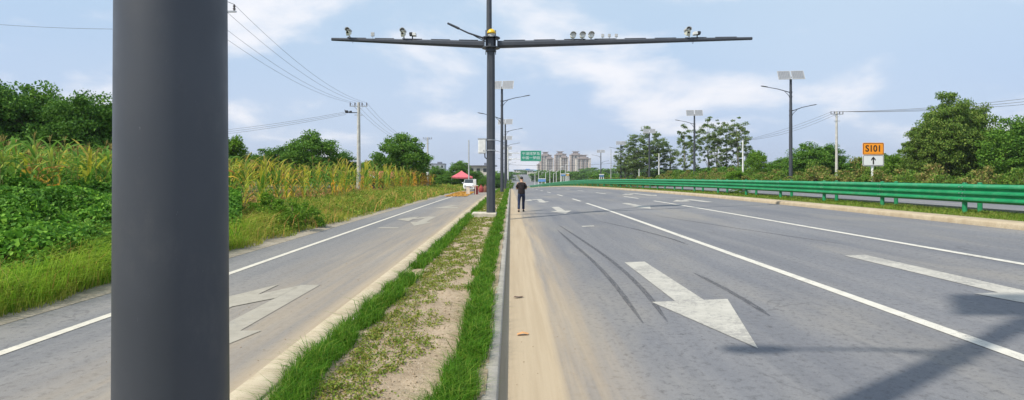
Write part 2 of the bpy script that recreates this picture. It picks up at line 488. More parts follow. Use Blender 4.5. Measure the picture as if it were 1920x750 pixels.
# path mesh: UV across is measured from its right-hand kerb
path = strip('side_path', -5.95, -2.12, -12, 140, 0.0, M_PATH, nu=6); tag(path, kind='structure')
for l in path.data.uv_layers[0].data: l.uv = (-2.12 - l.uv[0], l.uv[1])
verge = strip('path_verge', -6.7, -5.95, -12, 140, .004, M_VERGE, nu=2); tag(verge, kind='structure')

def kerb(name, u0, u1, y0, y1, h, mat, b=.015):
    """a real kerb: profile swept along Y"""
    ys = yrange(y0, y1); prof_pts = [(u0, -.05), (u0, h - b), (u0 + b, h), (u1 - b, h), (u1, h - b), (u1, -.05)]
    V = []
    for y in ys:
        for u, z in prof_pts: V.append((float(u2x(u, y)), y, float(gz(u, y)) + z))
    n = len(prof_pts); F = []
    for i in range(len(ys) - 1):
        for k in range(n - 1): F.append((i * n + k, i * n + k + 1, (i + 1) * n + k + 1, (i + 1) * n + k))
    o = np_mesh(name, V, np.array(F)[:, ::-1], mat); tag(o, kind='structure'); return o
kerb('road_kerb', -.225, -.10, -3, 330, .13, M_KERB)
kerb('path_kerb', -2.14, -1.86, -3, 140, .10, M_KERBSAND)
kerb('path_kerb_backing', -1.858, -1.76, -3, 140, .085, M_KERB)
kerb('median_kerb', 11.88, 12.52, -3, 330, .13, M_SANDKERB, b=.03)
kerb('far_median_kerb', 15.3, 15.5, -3, 330, .15, M_KERB)

# bare soil of the planted strip, modelled with lumps
rng = np.random.default_rng(5)
def vnoise(x, y, seed, f):
    r = np.random.default_rng(seed); T = r.random((64, 64))
    x = x * f; y = y * f; xi = np.floor(x).astype(int); yi = np.floor(y).astype(int)
    fx = x - xi; fy = y - yi; fx = fx * fx * (3 - 2 * fx); fy = fy * fy * (3 - 2 * fy)
    g = lambda i, j: T[i % 64, j % 64]
    return (g(xi, yi) * (1 - fx) + g(xi + 1, yi) * fx) * (1 - fy) + (g(xi, yi + 1) * (1 - fx) + g(xi + 1, yi + 1) * fx) * fy
def soil_h(X, Y): return .10 + .035 * vnoise(X, Y, 1, 2.2) + .022 * vnoise(X, Y, 2, 7) + .012 * vnoise(X, Y, 3, 19)
sy = np.concatenate([np.arange(2.0, 9, .045), np.arange(9, 25, .12), np.arange(25, 140, 1.0)])
sx = np.linspace(-1.77, -.19, 38)
U, Y = np.meshgrid(sx, sy)
V = np.stack([U, Y, prof(Y) + soil_h(U, Y)], -1).reshape(-1, 3)
a, b = len(sy), len(sx); i = np.arange((a - 1) * b).reshape(a - 1, b)[:, :-1].ravel()
soil = np_mesh('planting_strip_soil', V, np.stack([i, i + 1, i + b + 1, i + b], 1), M_SOIL, smooth=True); tag(soil, kind='structure')
med = strip('median_soil', 12.49, 15.31, -3, 330, .05, M_EARTH); tag(med, kind='structure')

# painted markings, parts of the road they lie on
def line(u, w, y0, y1, mat=M_LINE, parent=road, dz=.006):
    return strip('lane_line', u - w / 2, u + w / 2, y0, y1, dz, mat, parent)
line(4.41, .15, -3, 33.5); line(8.2, .15, -3, 33)

for y in list(range(36, 130, 10)) + [140, 155, 170]:
    line(4.41, .15, y, y + 4); line(8.2, .15, y + .5, y + 4.5)
for y0 in range(-2, 120, 9): line(19.3, .12, y0, y0 + 4, parent=road2); line(23.2, .12, y0 + 1, y0 + 5, parent=road2)
line(26.6, .12, -3, 300, parent=road2).name = 'edge_line'; line(15.9, .12, -3, 300, parent=road2).name = 'edge_line'
def straight_arrow(cu, ytip, L=5.6, parent=road, mat=M_ARROW, w=.19, hw=.50, hl=2.15):
    poly_mark('arrow_marking', [(cu, ytip), (cu + hw, ytip + hl), (cu + w, ytip + hl), (cu + w, ytip + L), (cu - w, ytip + L), (cu - w, ytip + hl), (cu - hw, ytip + hl)], mat, parent)
straight_arrow(2.36, 5.6); straight_arrow(6.42, 5.35)
straight_arrow(2.36, 25.3); straight_arrow(6.30, 26.3)
def turn_arrow(cu, ytip, sgn, parent=road, mat=M_ARROW, L=6.0, k=1.0, straight=True):
    """straight arrow towards the camera with a branch that turns off sideways"""
    w = .19 * k; y1 = ytip + L
    if straight:
        poly_mark('arrow_marking', [(cu, ytip), (cu + .48 * k, ytip + 1.75), (cu + w, ytip + 1.75), (cu + w, y1), (cu - w, y1), (cu - w, ytip + 1.75), (cu - .48 * k, ytip + 1.75)], mat, parent)
    else:
        poly_mark('arrow_marking', [(cu - w, ytip + 2.6), (cu + w, ytip + 2.6), (cu + w, y1), (cu - w, y1)], mat, parent)
    s = sgn
    pts = [(cu + s * (w - .01), y1 - .05), (cu + s * .62 * k, y1 - .75), (cu + s * .62 * k, y1 + .05), (cu + s * 1.35 * k, y1 - 1.55), (cu + s * .62 * k, y1 - 2.55), (cu + s * .62 * k, y1 - 1.55), (cu + s * (w - .01), y1 - 1.0)]
    poly_mark('arrow_marking', pts if s < 0 else pts[::-1], mat, parent, dz=.0085)
turn_arrow(10.15, 27.0, -1, straight=False)
turn_arrow(2.1, 36, -1, straight=True); 
turn_arrow(10.15, 39.0, -1, straight=True)
turn_arrow(-3.2, 4.85, -1, parent=path, mat=M_PARROW, L=4.5, k=.82)
turn_arrow(-3.35, 20.3, -1, parent=path, mat=M_PARROW, L=4.6, k=.9)
poly_mark('arrow_marking', [(-4.2, 31.5), (-2.9, 31.5), (-2.9, 32.4), (-3.5, 32.4), (-3.1, 34.5), (-3.5, 34.5), (-4.0, 32.2)], M_PARROW, path)
strip('lane_line', -5.08, -4.95, -3, 62, .006, M_PLINE, path)
for (x, y) in ((-4.1, 19.4),):
    poly_mark('paint_dash', [(x - .35, y), (x + .35, y - .05), (x + .35, y + .3), (x - .3, y + .33)], M_PARROW, path)
poly_mark('paint_dash', [(2.3, 18.9), (2.7, 18.9), (2.7, 19.2), (2.3, 19.2)], M_ARROW, road)

# rubber left by skidding tyres
w = NT('tyre_rubber'); v = w.coords()
tr = w.n('ShaderNodeBsdfTransparent'); bs = w.bsdf((.055, .055, .065), .7)
mx = w.n('ShaderNodeMixShader')
w.t.links.new(w.ramp(w.noise(22, 4, .7, w.coords(scale=(3, .25, 1))), .3, .65, .12, .50), mx.inputs[0])
w.t.links.new(tr.outputs[0], mx.inputs[1]); w.t.links.new(bs.outputs[0], mx.inputs[2])
M_TYRE = w.end(mx)
def skid(pts, wd=.040, name='tyre_mark'):
    pts = [Vector(p) for p in pts]
    P = []
    n = 26
    for k in range(n):
        t = k / (n - 1) * (len(pts) - 1); i0 = min(int(t), len(pts) - 2); f = t - i0
        p0 = pts[max(i0 - 1, 0)]; p1 = pts[i0]; p2 = pts[i0 + 1]; p3 = pts[min(i0 + 2, len(pts) - 1)]
        P.append(.5 * ((2 * p1) + (p2 - p0) * f + (2 * p0 - 5 * p1 + 4 * p2 - p3) * f * f + (3 * p1 - p0 - 3 * p2 + p3) * f ** 3))
    V = []
    for k, p in enumerate(P):
        h = wd * (min(1, k / 4, (n - 1 - k) / 4) * .8 + .2)
        for s in (-1, 1): V.append((p.x + s * h, p.y, float(gX(p.x, p.y)) + .005))
    F = [(2 * k, 2 * k + 1, 2 * k + 3, 2 * k + 2) for k in range(n - 1)]
    return np_mesh(name, V, F, M_TYRE, parent=road)
skid([(1.44, 18.2), (1.55, 13.8), (1.61, 11.6), (1.60, 9.0), (1.51, 6.7)])
skid([(1.62, 20.0), (1.85, 15.0), (1.97, 11.3), (1.93, 8.6), (1.79, 6.7)])
skid([(3.05, 9.8), (3.07, 8.6), (3.05, 7.6), (3.0, 6.8)], .04)
skid([(3.1, 21), (3.7, 17.5), (4.0, 15), (4.05, 13.4)], .04)
skid([(5.4, 23), (6.4, 16.5), (7.1, 12.5)], .035)

# ------------------------------------------------------------------ street furniture
w = NT('pole_paint'); v = w.coords()
c = w.mix(w.ramp(w.noise(1.2, 4, .6, v), .3, .7), (.055, .062, .077), (.068, .075, .091))
scr = w.noise(1.0, 6, .8, w.coords(scale=(60, 60, 18)))
c = w.mix(w.ramp(scr, .67, .71, 0, .6), c, (.22, .23, .25))
c = w.mix(w.ramp(w.noise(3.0, 6, .75, w.coords(loc=(4, 1, 7), scale=(2, 2, 1))), .50, .74, 0, .12), c, (.19, .185, .18))
M_POLE = w.end(w.bsdf(c, w.ramp(w.noise(5, 4, .6, v), .3, .7, .42, .56), metal=.25, spec=.5))
M_WHITE = paint('white_paint', (.74, .75, .74), .45)
M_GREY = paint('grey_paint', (.42, .43, .44), .5)
M_CONC = paint('pole_concrete', (.50, .49, .46), .9, var=.15, scale=3)
M_DARK = paint('dark_plastic', (.03, .032, .036), .5)
M_STEEL = paint('galvanised_steel', (.45, .46, .48), .4, metal=.6)
w = NT('solar_cells'); v = w.coords()
br = w.n('ShaderNodeTexBrick'); br.offset = 0; br.inputs['Scale'].default_value = 1
br.inputs['Brick Width'].default_value = .16; br.inputs['Row Height'].default_value = .16; br.inputs['Mortar Size'].default_value = .010
br.inputs['Color1'].default_value = (.15, .165, .19, 1); br.inputs['Color2'].default_value = (.18, .195, .22, 1); br.inputs['Mortar'].default_value = (.38, .39, .41, 1)
w.t.links.new(v, br.inputs['Vector'])
M_SOLAR = w.end(w.bsdf(br.outputs['Color'], .5, spec=.4))
w = NT('lens_glass'); M_LENS = w.end(w.bsdf((.02, .02, .03), .08, spec=.8))

def solar_lamp(side=1, near=False, k=1.0):
    """side=+1: the high arm points to +X; base at the origin"""
    r = empty('solar_street_lamp')
    H = 10.9
    n = 48 if near else 16
    MB().tube([(0, 0, 0), (0, 0, 2.5), (0, 0, 6), (0, 0, H)], [.188 * k, .175 * k, .155 * k, .115 * k], n).build('pole', M_POLE, r)
    m = MB().box((0, 0, .012), (.52, .52, .024))
    for a in range(4):
        t = a * math.pi / 2 + math.pi / 4
        m.tube([(.29 * math.cos(t), .29 * math.sin(t), .02), (.29 * math.cos(t), .29 * math.sin(t), .09)], .016, 8)
    m.build('base_plate', M_POLE, r)
    for s, z, L in ((side, 9.6, 2.3), (-side, 7.75, 1.9)):
        m = MB()
        m.tube([(s * .10, 0, z), (s * .5, 0, z + .12), (s * L * .6, 0, z + .36), (s * L, 0, z + .52)], [.045, .042, .036, .03], 8)
        m.tube([(s * .10, 0, z - .45), (s * .30, 0, z - .18), (s * .62, 0, z + .10)], [.03, .028, .022], 8)
        m.tube([(0, 0, z - .05), (0, 0, z + .08)], .155, 14); m.tube([(0, 0, z - .5), (0, 0, z - .38)], .16, 14)
        arm = m.build('lamp_arm', M_POLE, r)
        h = MB()
        ring = lambda x, ww, t, dz: [(s * x, ww * cx_, z + .52 + dz + t * cz_) for cx_, cz_ in ((-1, 0), (-.8, .8), (0, 1), (.8, .8), (1, 0), (.8, -.5), (-.8, -.5))]
        h.loft([ring(L - .05, .05, .035, 0), ring(L + .08, .13, .05, .02), ring(L + .55, .15, .05, .10), ring(L + .68, .07, .02, .13)])
        hd = h.build('lamp_head', M_POLE, arm)
        MB().box((s * (L + .32), 0, z + .555), (.42, .2, .012), ry=-s * .17).build('lamp_glass', M_GREY, hd)
    m = MB().tube([(0, 0, H - .15), (0, 0, H + .25)], .07, 10).tube([(-1.0, 0, H + .22), (1.0, 0, H + .22)], .035, 8)
    br_ = m.build('panel_bracket', M_POLE, r)
    for s in (-1, 1):
        # tilted towards the sun, cells on the upper side
        tilt = Matrix.Rotation(R(-9), 4, 'Z') @ Matrix.Rotation(R(56), 4, 'X')
        T = Matrix.Translation((0, -.05, H + .42)) @ tilt
        p = MB().box((s * .64, 0, 0), (1.12, 1.02, .012)).build('solar_panel', M_SOLAR, r)
        f = MB()
        for cx_, cy_, dx, dy in ((0, .53, 1.2, .04), (0, -.53, 1.2, .04), (.58, 0, .04, 1.02), (-.58, 0, .04, 1.02)):
            f.box((s * .64 + cx_, cy_, 0), (dx, dy, .045))
        f.box((s * .64, 0, -.018), (1.10, 1.0, .012))
        f.build('panel_frame', M_GREY, p)
        p.matrix_local = T
    return r

L1 = solar_lamp(1, near=True, k=.895)
L1.location = (-1.078, 1.87, .10)
tag(L1, 'big dark grey pole filling the left foreground', 'street lamp', 'solar street lamps')
labs = ['nearest solar street lamp behind the camera gantry pole', 'second solar street lamp behind the camera gantry pole', 'third solar street lamp behind the camera gantry pole',
        'fourth solar street lamp behind the camera gantry pole', 'fifth solar street lamp behind the camera gantry pole', 'farthest small solar street lamp on the planted strip']
protoL = solar_lamp(1)
for k, y in enumerate((62, 99, 131, 163, 195, 227)):
    o = protoL if k == 0 else copy_tree(protoL)
    o.location = (-.95, y, float(prof(y)) + .12); tag(o, labs[k], 'street lamp', 'solar street lamps')
protoR = solar_lamp(-1)
labs = ['solar street lamp nearest on the right side of the road, tall against the sky', 'solar street lamp between the two groups of slim poplars', 'solar street lamp standing in front of the left poplar group',
        'solar street lamp just left of the poplars on the right side', 'small distant solar street lamp right of the tower blocks']
for k, (x, y) in enumerate(((27.9, 58.5), (28.3, 90.5), (28.3, 120), (28.3, 151), (28.2, 184))):
    o = protoR if k == 0 else copy_tree(protoR)
    o.location = (x, y, float(gX(x, y))); tag(o, labs[k], 'street lamp', 'solar street lamps')

# --- camera gantry
GX, GY, GZ0 = -.785, 23.0, .2
AZ = 6.92                      # height of the arms at the hub
g = empty('camera_gantry', (GX, GY, GZ0))
tag(g, 'tall dark grey T shaped pole with long arms carrying traffic cameras over road and path', 'gantry')
z0 = -GZ0
MB().tube([(0, 0, 0), (0, 0, AZ - GZ0 - .25)], [.185, .165], 8, rot=math.pi / 8, sm=False).build('pole', M_POLE, g)
MB().tube([(-.07, 0, AZ - GZ0 + .1), (-.07, 0, 12.2 - GZ0)], [.11, .085], 16).build('upper_pole', M_POLE, g)
MB().bevbox((-.25, 0, -.03), (.95, .95, .26), .03).build('foundation', paint('pad_concrete', (.50, .46, .38), .9, var=.15), g)
hub = MB()
hz = AZ - GZ0
for dz_, rr in ((-.32, .21), (-.19, .36), (.20, .36)):
    hub.tube([(0, 0, hz + dz_), (0, 0, hz + dz_ + .035)], rr, 16)
hub.tube([(0, 0, hz - .3), (0, 0, hz + .3)], .2, 8, sm=False)
for s in (-1, 1): hub.box((s * .27, 0, hz), (.04, .42, .38)); hub.box((s * .19, -.2, hz), (.03, .03, .95))
hub_o = hub.build('hub', M_POLE, g)
def arm_z(X):        # world height of the arm's axis
    return np.interp(X, [-7.03, -.785, 9.45], [7.09, 6.88, 7.12])
for X1, r1 in ((-7.03, .06), (9.45, .06)):
    s = -1 if X1 < 0 else 1
    m = MB().tube([(s * .27, 0, float(arm_z(GX)) - GZ0), (X1 - GX, 0, float(arm_z(X1)) - GZ0)], [.15, r1], 8, rot=math.pi / 8, sm=False)
    m.build('arm', M_POLE, g)
    # cable trays with gaps along the top
    xs = np.linspace(.5, abs(X1 - GX) - .25, 6 if s < 0 else 9)
    t = MB()
    for k in range(len(xs) - 1):
        xa, xb = s * xs[k], s * (xs[k + 1] - .35)
        def zz(x): return float(arm_z(GX + x)) - GZ0 + .15 + (r1 - .15) * (abs(x) - .27) / (abs(X1 - GX) - .27) + .008
        t.tube([(xa, 0, zz(xa)), (xb, 0, zz(xb))], .018, 6)
    t.build('cable_tray', M_POLE, g)
la = MB().tube([(-.1, 0, hz + .15), (-.9, 0, hz + .42), (-1.66, 0, hz + .78)], [.04, .032, .025], 8).tube([(-.2, 0, hz + .08), (-.55, 0, hz + .25), (-.85, 0, hz + .42)], .018, 6)
la_o = la.build('lamp_arm', M_POLE, g)
MB().tube([(-1.25, 0, hz + .59), (-1.7, 0, hz + .80)], [.05, .04], 8).build('lamp_head', M_POLE, la_o)
m = MB().tube([(-.07, -.1, 12 - GZ0), (.9, -.1, 12.1 - GZ0)], .04, 8).bevbox((-.07, 0, 12.15 - GZ0), (2.3, 1.0, .05), .01, rx=.6)
m.build('solar_panel', M_SOLAR, g)
m = MB()
for zz_ in (2.72, 3.12): m.tube([(0, 0, zz_ - GZ0), (0, 0, zz_ + .03 - GZ0)], .192, 16)
m.build('mounting_band', M_STEEL, g)
cb = empty('control_box', (GX - .34, GY - .02, 2.6)); tag(cb, 'small pale grey metal cabinet strapped to the gantry pole', 'cabinet')
MB().bevbox((0, 0, .29), (.30, .24, .56), .015).build('cabinet_body', M_GREY if False else M_WHITE, cb)
MB().bevbox((.0, -.125, .29), (.26, .012, .50), .004).bevbox((.06, -.14, .12), (.05, .015, .05), .004, mi=1).build('door', [M_WHITE, M_GREY], cb)
MB().tube([(.10, 0, .02), (.11, 0, -.14), (.16, 0, -.20), (.20, 0, -.12)], .022, 8).build('cable', M_DARK, cb)
MB().bevbox((0, 0, .585), (.34, .28, .02), .004).build('rain_cap', M_GREY, cb)

# yellow beacon in front of the hub
bc = empty('warning_beacon', (GX + .03, GY - .23, AZ + .30)); tag(bc, 'round yellow warning light on top of the gantry hub', 'beacon')
w = NT('beacon_plastic'); M_BEAC = w.end(w.bsdf((.80, .50, .02), .3))
MB().dome((0, 0, .03), .175, .19, 0).build('dome', M_BEAC, bc)
MB().tube([(0, 0, -.10), (0, 0, .03)], .14, 16).build('base', M_GREY, bc)

GC = 'devices mounted on the gantry arms'
M_CREAM = paint('cream_housing', (.62, .62, .50), .45)
def ghead(name, X, label, cat, dz=0.0):
    o = empty(name, (X, GY, float(arm_z(X)) + float(np.interp(abs(X - GX), [0, 10.4], [.15, .06])) + dz))
    tag(o, label, cat, GC); o.scale = (.86, .86, .86); return o
def hooded_camera(X, label, lean=0.0, size=1.0):
    o = ghead('traffic_camera', X, label, 'camera')
    k = size
    MB().tube([(0, 0, -.04), (0, 0, .10)], .03, 8).box((0, 0, 0), (.12, .16, .03)).build('bracket', M_STEEL, o)
    b = MB().bevbox((lean, -.02, .21 * k), (.15 * k, .42, .20 * k), .02, rx=.45).build('housing', M_CREAM, o)
    MB().tube([(lean, -.24, .17 * k), (lean, -.21, .185 * k)], .05, 12).build('lens', M_LENS, o)
    pts = [(lean + .115 * k * math.cos(a), .30 * k + .10 * k * math.sin(a)) for a in np.linspace(-.3, math.pi + .3, 11)]
    inn = [(lean + .095 * k * math.cos(a), .30 * k + .08 * k * math.sin(a)) for a in np.linspace(-.3, math.pi + .3, 11)][::-1]
    MB().prism(pts + inn, -.30, .12).build('sun_hood', M_GREY, o)
    MB().dome((lean, -.12, .27 * k), .088 * k, .09 * k, 0, n=12, m=5).build('flash_glass', M_WHITE, o)
    MB().tube([(.03, 0, .05), (.10, -.06, -.14), (.16, -.05, -.28), (.22, -.03, -.10)], .011, 6).build('cable', M_DARK, o)
    return o
hooded_camera(-6.33, 'cream hooded camera near the left tip of the gantry arm', -.03)
hooded_camera(-4.20, 'cream hooded camera halfway along the left gantry arm', -.02, 1.1)
hooded_camera(6.98, 'cream hooded camera near the right tip of the gantry arm', -.08, 1.15)
def box_camera(X, s, label):
    o = ghead('box_camera', X, label, 'camera')
    MB().tube([(0, 0, -.03), (0, 0, .13)], .028, 8).build('bracket', M_DARK, o)
    MB().bevbox((s * -.09, 0, .19), (.16, .30, .13), .015).build('housing', M_WHITE, o)
    MB().bevbox((s * .05, -.03, .20), (.15, .22, .15), .02).tube([(s * .08, -.15, .20), (s * .08, -.12, .20)], .05, 12).build('lens_hood', M_DARK, o)
    return o
box_camera(-3.86, -1, 'small box camera with dark lens hood on the left gantry arm')
box_camera(7.30, 1, 'small white box camera with dark lens hood on the right gantry arm')
def round_light(X, label):
    o = ghead('strobe_light', X, label, 'strobe light')
    MB().tube([(0, 0, -.05), (0, 0, .05)], .03, 8).build('bracket', M_STEEL, o)
    m = MB().tube([(0, .12, .15), (0, .04, .16), (0, -.12, .18)], [.06, .12, .135], 16)
    m.build('housing', M_CREAM, o)
    MB().tube([(0, -.115, .18), (0, -.135, .182)], .115, 16).build('lamp_glass', M_WHITE, o)
    pts = [(.145 * math.cos(a), .18 + .145 * math.sin(a)) for a in np.linspace(.2, math.pi - .2, 10)]
    inn = [(.13 * math.cos(a), .18 + .13 * math.sin(a)) for a in np.linspace(.2, math.pi - .2, 10)][::-1]
    MB().prism(pts + inn, -.24, -.02).build('sun_hood', M_GREY, o)
    return o
for X, l in ((2.43, 'leftmost of three round white strobe lights on the gantry'), (2.80, 'middle of three round white strobe lights on the gantry'), (3.14, 'rightmost of three round white strobe lights on the gantry')): round_light(X, l)
def flat_led(X, label, k=1.0):
    o = ghead('led_panel', X, label, 'lamp panel')
    MB().tube([(0, 0, -.02), (0, 0, .09)], .014, 8).build('bracket', M_STEEL, o)
    p = MB().bevbox((0, 0, .16), (.13 * k, .06, .15 * k), .01).build('housing', M_GREY, o)
    m = MB()
    for i in range(3):
        for j in range(3): m.tube([((i - 1) * .036 * k, -.030, .16 + (j - 1) * .042 * k), ((i - 1) * .036 * k, -.036, .16 + (j - 1) * .042 * k)], .014, 8)
    m.build('led_grid', M_WHITE, p)
    return o
flat_led(-5.42, 'square grey lamp panel standing alone on the left gantry arm', 1.2)
for X, l in ((3.60, 'leftmost of three small square lamp panels on the gantry'), (3.86, 'middle of three small square lamp panels on the gantry'), (4.13, 'rightmost of three small square lamp panels on the gantry')): flat_led(X, l)

# --- guard rails on the median
w = NT('rail_green'); v = w.coords()
c = w.mix(w.ramp(w.noise(2, 5, .6, v), .3, .7), (.010, .22, .085), (.016, .28, .11))
c = w.mix(w.ramp(w.noise(4, 7, .75, v), .46, .75, 0, .5), c, (.15, .26, .16))
M_RAIL = w.end(w.bsdf(c, .42, spec=.45))
PROF = [(0, 0), (-.03, .02), (-.085, .065), (-.085, .105), (-.02, .155), (-.005, .185), (-.02, .215), (-.085, .260), (-.085, .300), (-.02, .350), (-.005, .375), (-.02, .40), (-.085, .450), (-.085, .49), (-.03, .535), (0, .555)]
def guardrail(u0, y0, y1, label, flip=1):
    o = empty('guard_rail', (0, 0, 0)); tag(o, label, 'guard rail')
    base = .10
    ys = np.arange(y0, y1, 4.0)
    for k, y in enumerate(ys):
        seg = np.array([y - .16] + [t for t in np.arange(y + 1, y + 4, 1)] + [y + 4.0])
        rings = []
        for q, t in enumerate(seg):
            off = .006 if k % 2 else 0.0
            pts = [(float(u2x(u0, t)) + flip * (dx - .06 - off), t, float(gz(14.0, t)) + base + .27 + z) for dx, z in PROF]
            pts += [(float(u2x(u0, t)) + flip * (dx - .054 - off), t, float(gz(14.0, t)) + base + .27 + z) for dx, z in PROF[::-1]]
            rings.append(pts)
        MB().loft(rings, sm=False).build('beam_panel', M_RAIL, o)
        X, Z = float(u2x(u0, y)), float(gz(14.0, y)) + base
        m = MB().tube([(X, y, Z - .1), (X, y, Z + .84)], .07, 14).dome((X, y, Z + .84), .075, .03, 0, n=14, m=3)
        m.box((X - flip * .05, y, Z + .55), (.05, .12, .2))
        m.build('post', M_RAIL, o)
        if y < 46:
            bt = MB()
            for zz in (.085, .185, .28, .375, .47):
                for dy in (-.11, .03): bt.tube([(X - flip * (.02 + (.125 if zz in (.085, .28, .47) else .045)), y + dy, Z + .27 + zz), (X - flip * (.04 + (.13 if zz in (.085, .28, .47) else .05)), y + dy, Z + .27 + zz)], .014, 6)
            bt.build('bolts', M_STEEL, o)['kind'] = 'stuff'
    return o
guardrail(14.0, 10.1, 250, 'green wavy steel guard rail on the near side of the grassy median')
guardrail(14.75, 10.45, 180, 'second green guard rail behind the first on the median', -1)

# --- route sign
M_ORANGE = paint('sign_orange', (.95, .33, .012), .45, var=.04)
M_BLACK = paint('sign_black', (.02, .015, .01), .5)
M_SIGNW = paint('sign_white', (.78, .80, .80), .4, var=.03)
sx_, sy_ = 27.8, 45.0
zb = float(gX(sx_, sy_))
s = empty('route_sign', (sx_, sy_, zb)); tag(s, 'orange and white route sign reading S101 with an upward arrow', 'road sign')
MB().tube([(0, .135, -.1), (0, .135, 4.1 - zb)], .09, 14).build('post', M_SIGNW, s)
def rrect(w_, h_, r_, n=5):
    pts = []
    for cx_, cz_, a0 in ((w_ / 2 - r_, h_ / 2 - r_, 0), (-w_ / 2 + r_, h_ / 2 - r_, 90), (-w_ / 2 + r_, -h_ / 2 + r_, 180), (w_ / 2 - r_, -h_ / 2 + r_, 270)):
        for k in range(n + 1):
            a = R(a0 + 90 * k / n); pts.append((cx_ + r_ * math.cos(a), cz_ + r_ * math.sin(a)))
    return pts
for (zc_, h_, mat, nm) in ((3.80 - zb, .93, M_ORANGE, 'number_panel'), (2.90 - zb, .85, M_SIGNW, 'arrow_panel')):
    P = lambda w_, hh, r_: [(x, z + zc_) for x, z in rrect(w_, hh, r_)]
    pn = MB().prism(P(1.62, h_, .10), -.0, .03).build(nm, mat, s)
    outer, inner = P(1.56, h_ - .06, .08), P(1.49, h_ - .13, .06)
    n_ = len(outer); vs = [(x, -.004, z) for x, z in outer + inner]
    bd = MB(); bd.add(vs, [(k, (k + 1) % n_, n_ + (k + 1) % n_, n_ + k) for k in range(n_)]); bd.build('border_line', M_BLACK, pn)
    if nm == 'number_panel':
        me = text_mesh('S101', .62, .003); me.materials.append(M_BLACK)
        for vv in me.vertices: vv.co = (vv.co.x * 1.02, -.006 - vv.co.z, zc_ + vv.co.y * 1.1 + .0)
        link_mesh('lettering', me, pn)
    else:
        a_ = [(-.05, -.30), (.05, -.30), (.05, .10), (.17, -.02), (.17, .10), (0, .30), (-.17, .10), (-.17, -.02), (-.05, .10)]
        MB().prism([(x, z + zc_) for x, z in a_], -.009, -.003).build('arrow_symbol', M_BLACK, pn)

# --- overhead green direction sign on its own mast
M_SGREEN = paint('sign_green', (.005, .27, .17), .45, var=.04)
y_ = 150.0; zb = float(prof(y_))
s = empty('direction_sign', (-.75, y_, zb + .1)); tag(s, 'green overhead direction sign with two rows of white characters on a white mast', 'road sign')
MB().tube([(0, 0, -.2), (0, 0, 8.9 - zb)], [.2, .15], 14).build('mast', M_WHITE, s)
for zz_ in (5.95, 7.45): MB().tube([(0, 0, zz_ - zb - .1), (8.6, 0, zz_ - zb - .1)], [.10, .07], 10).build('mast_arm', M_WHITE, s)
pn = MB().bevbox((5.85, -.16, 6.75 - zb - .1), (5.3, .06, 2.75), .02).build('sign_panel', M_SGREEN, s)
f = MB()
for dz_ in (-1.31, 1.31): f.box((5.85, -.195, 6.75 - zb - .1 + dz_), (5.2, .006, .045))
for dx_ in (-2.58, 2.58): f.box((5.85 + dx_, -.195, 6.75 - zb - .1), (.045, .006, 2.58))
f.build('border_line', M_SIGNW, pn)
for k, (tx, sc) in enumerate((('宁\u6e56\u6e7e\u68a6\u5c9b', .82), ('中\u56fd\u4e00\u68a6\u56ed', .82))):
    me = text_mesh(tx, sc, .003, cjk=True); me.materials.append(M_SIGNW)
    for vv in me.vertices: vv.co = (5.85 + vv.co.x * 1.12, -.196 - vv.co.z, 6.75 - zb - .1 + .52 - 1.08 * k + vv.co.y)
    link_mesh('lettering', me, pn)

# --- utility poles and wires
M_WIRE = paint('wire', (.14, .145, .155), .6)
M_INS = paint('insulator', (.12, .10, .10), .3)
def utility_pole(X, Y, top, label, arm=1.0, r=.15, rz=0.0, mat=M_CONC, spikes=True):
    zb = float(gX(X, Y))
    o = empty('utility_pole', (X, Y, zb), rz); tag(o, label, 'utility pole', 'utility poles')
    MB().tube([(0, 0, -.2), (0, 0, top - zb)], [r, r * .62], 14).build('pole', mat, o)
    if arm:
        a = MB().box((0, -.08, top - zb - .35), (2 * arm, .07, .07)).box((0, -.08, top - zb - 1.15), (arm * .9, .06, .06))
        for s_ in (-1, 1): a.tube([(s_ * arm * .55, -.08, top - zb - .35), (0, -.08, top - zb - .8)], .015, 6)
        a.build('crossarm', M_STEEL, o)
        for x in (-arm * .93, -arm * .4, arm * .4, arm * .93):
            m = MB()
            for q, rr in enumerate((.04, .065, .04, .06, .035)): m.tube([(x, -.08, top - zb - .31 + q * .06), (x, -.08, top - zb - .26 + q * .06)], rr, 8)
            m.build('insulator', M_INS, o)
    return o
utility_pole(-13.95, 27.0, 9.62, 'concrete utility pole hidden behind the big foreground pole, only its crossarm showing', 1.35)
pA = utility_pole(-13.75, 53.0, 8.35, 'white concrete utility pole rising behind the corn, with crossarm and dark switch gear', .8, .2)
MB().box((-.6, 0, 7.0), (1.2, .07, .07)).bevbox((-1.1, 0, 7.12), (.26, .16, .18), .03).bevbox((-.72, 0, 7.10), (.20, .14, .15), .03).tube([(-1.3, 0, 7.25), (-1.1, 0, 7.15), (-.6, 0, 7.0)], .03, 6).build('switch_gear', M_DARK, pA)
pB = utility_pole(-14.9, 105, 8.6, 'grey utility pole standing right of the round tree', .75, .19)
MB().tube([(0, 0, 1.2), (0, 0, 2.7)], .26, 12).build('white_band', M_WHITE, pB)
utility_pole(-6.6, 92, 7.3, 'thin dark bare pole behind the pink tent', 0, .13, mat=M_GREY)
utility_pole(38.3, 69, 9.3, 'white concrete utility pole left of the route sign', .75, .17)
utility_pole(34.4, 87, 7.0, 'short white post right of the second poplar group', .0, .14, mat=M_WHITE)
utility_pole(32.3, 128, 6.6, 'short white post under the left poplar group', .0, .15, mat=M_WHITE)
utility_pole(28.4, 130, 3.2, 'smallest white post left of the poplars', .0, .13, mat=M_WHITE)
utility_pole(26.6, 156, 8.8, 'slender grey pole far off between two small street lamps', .0, .13, mat=M_GREY)
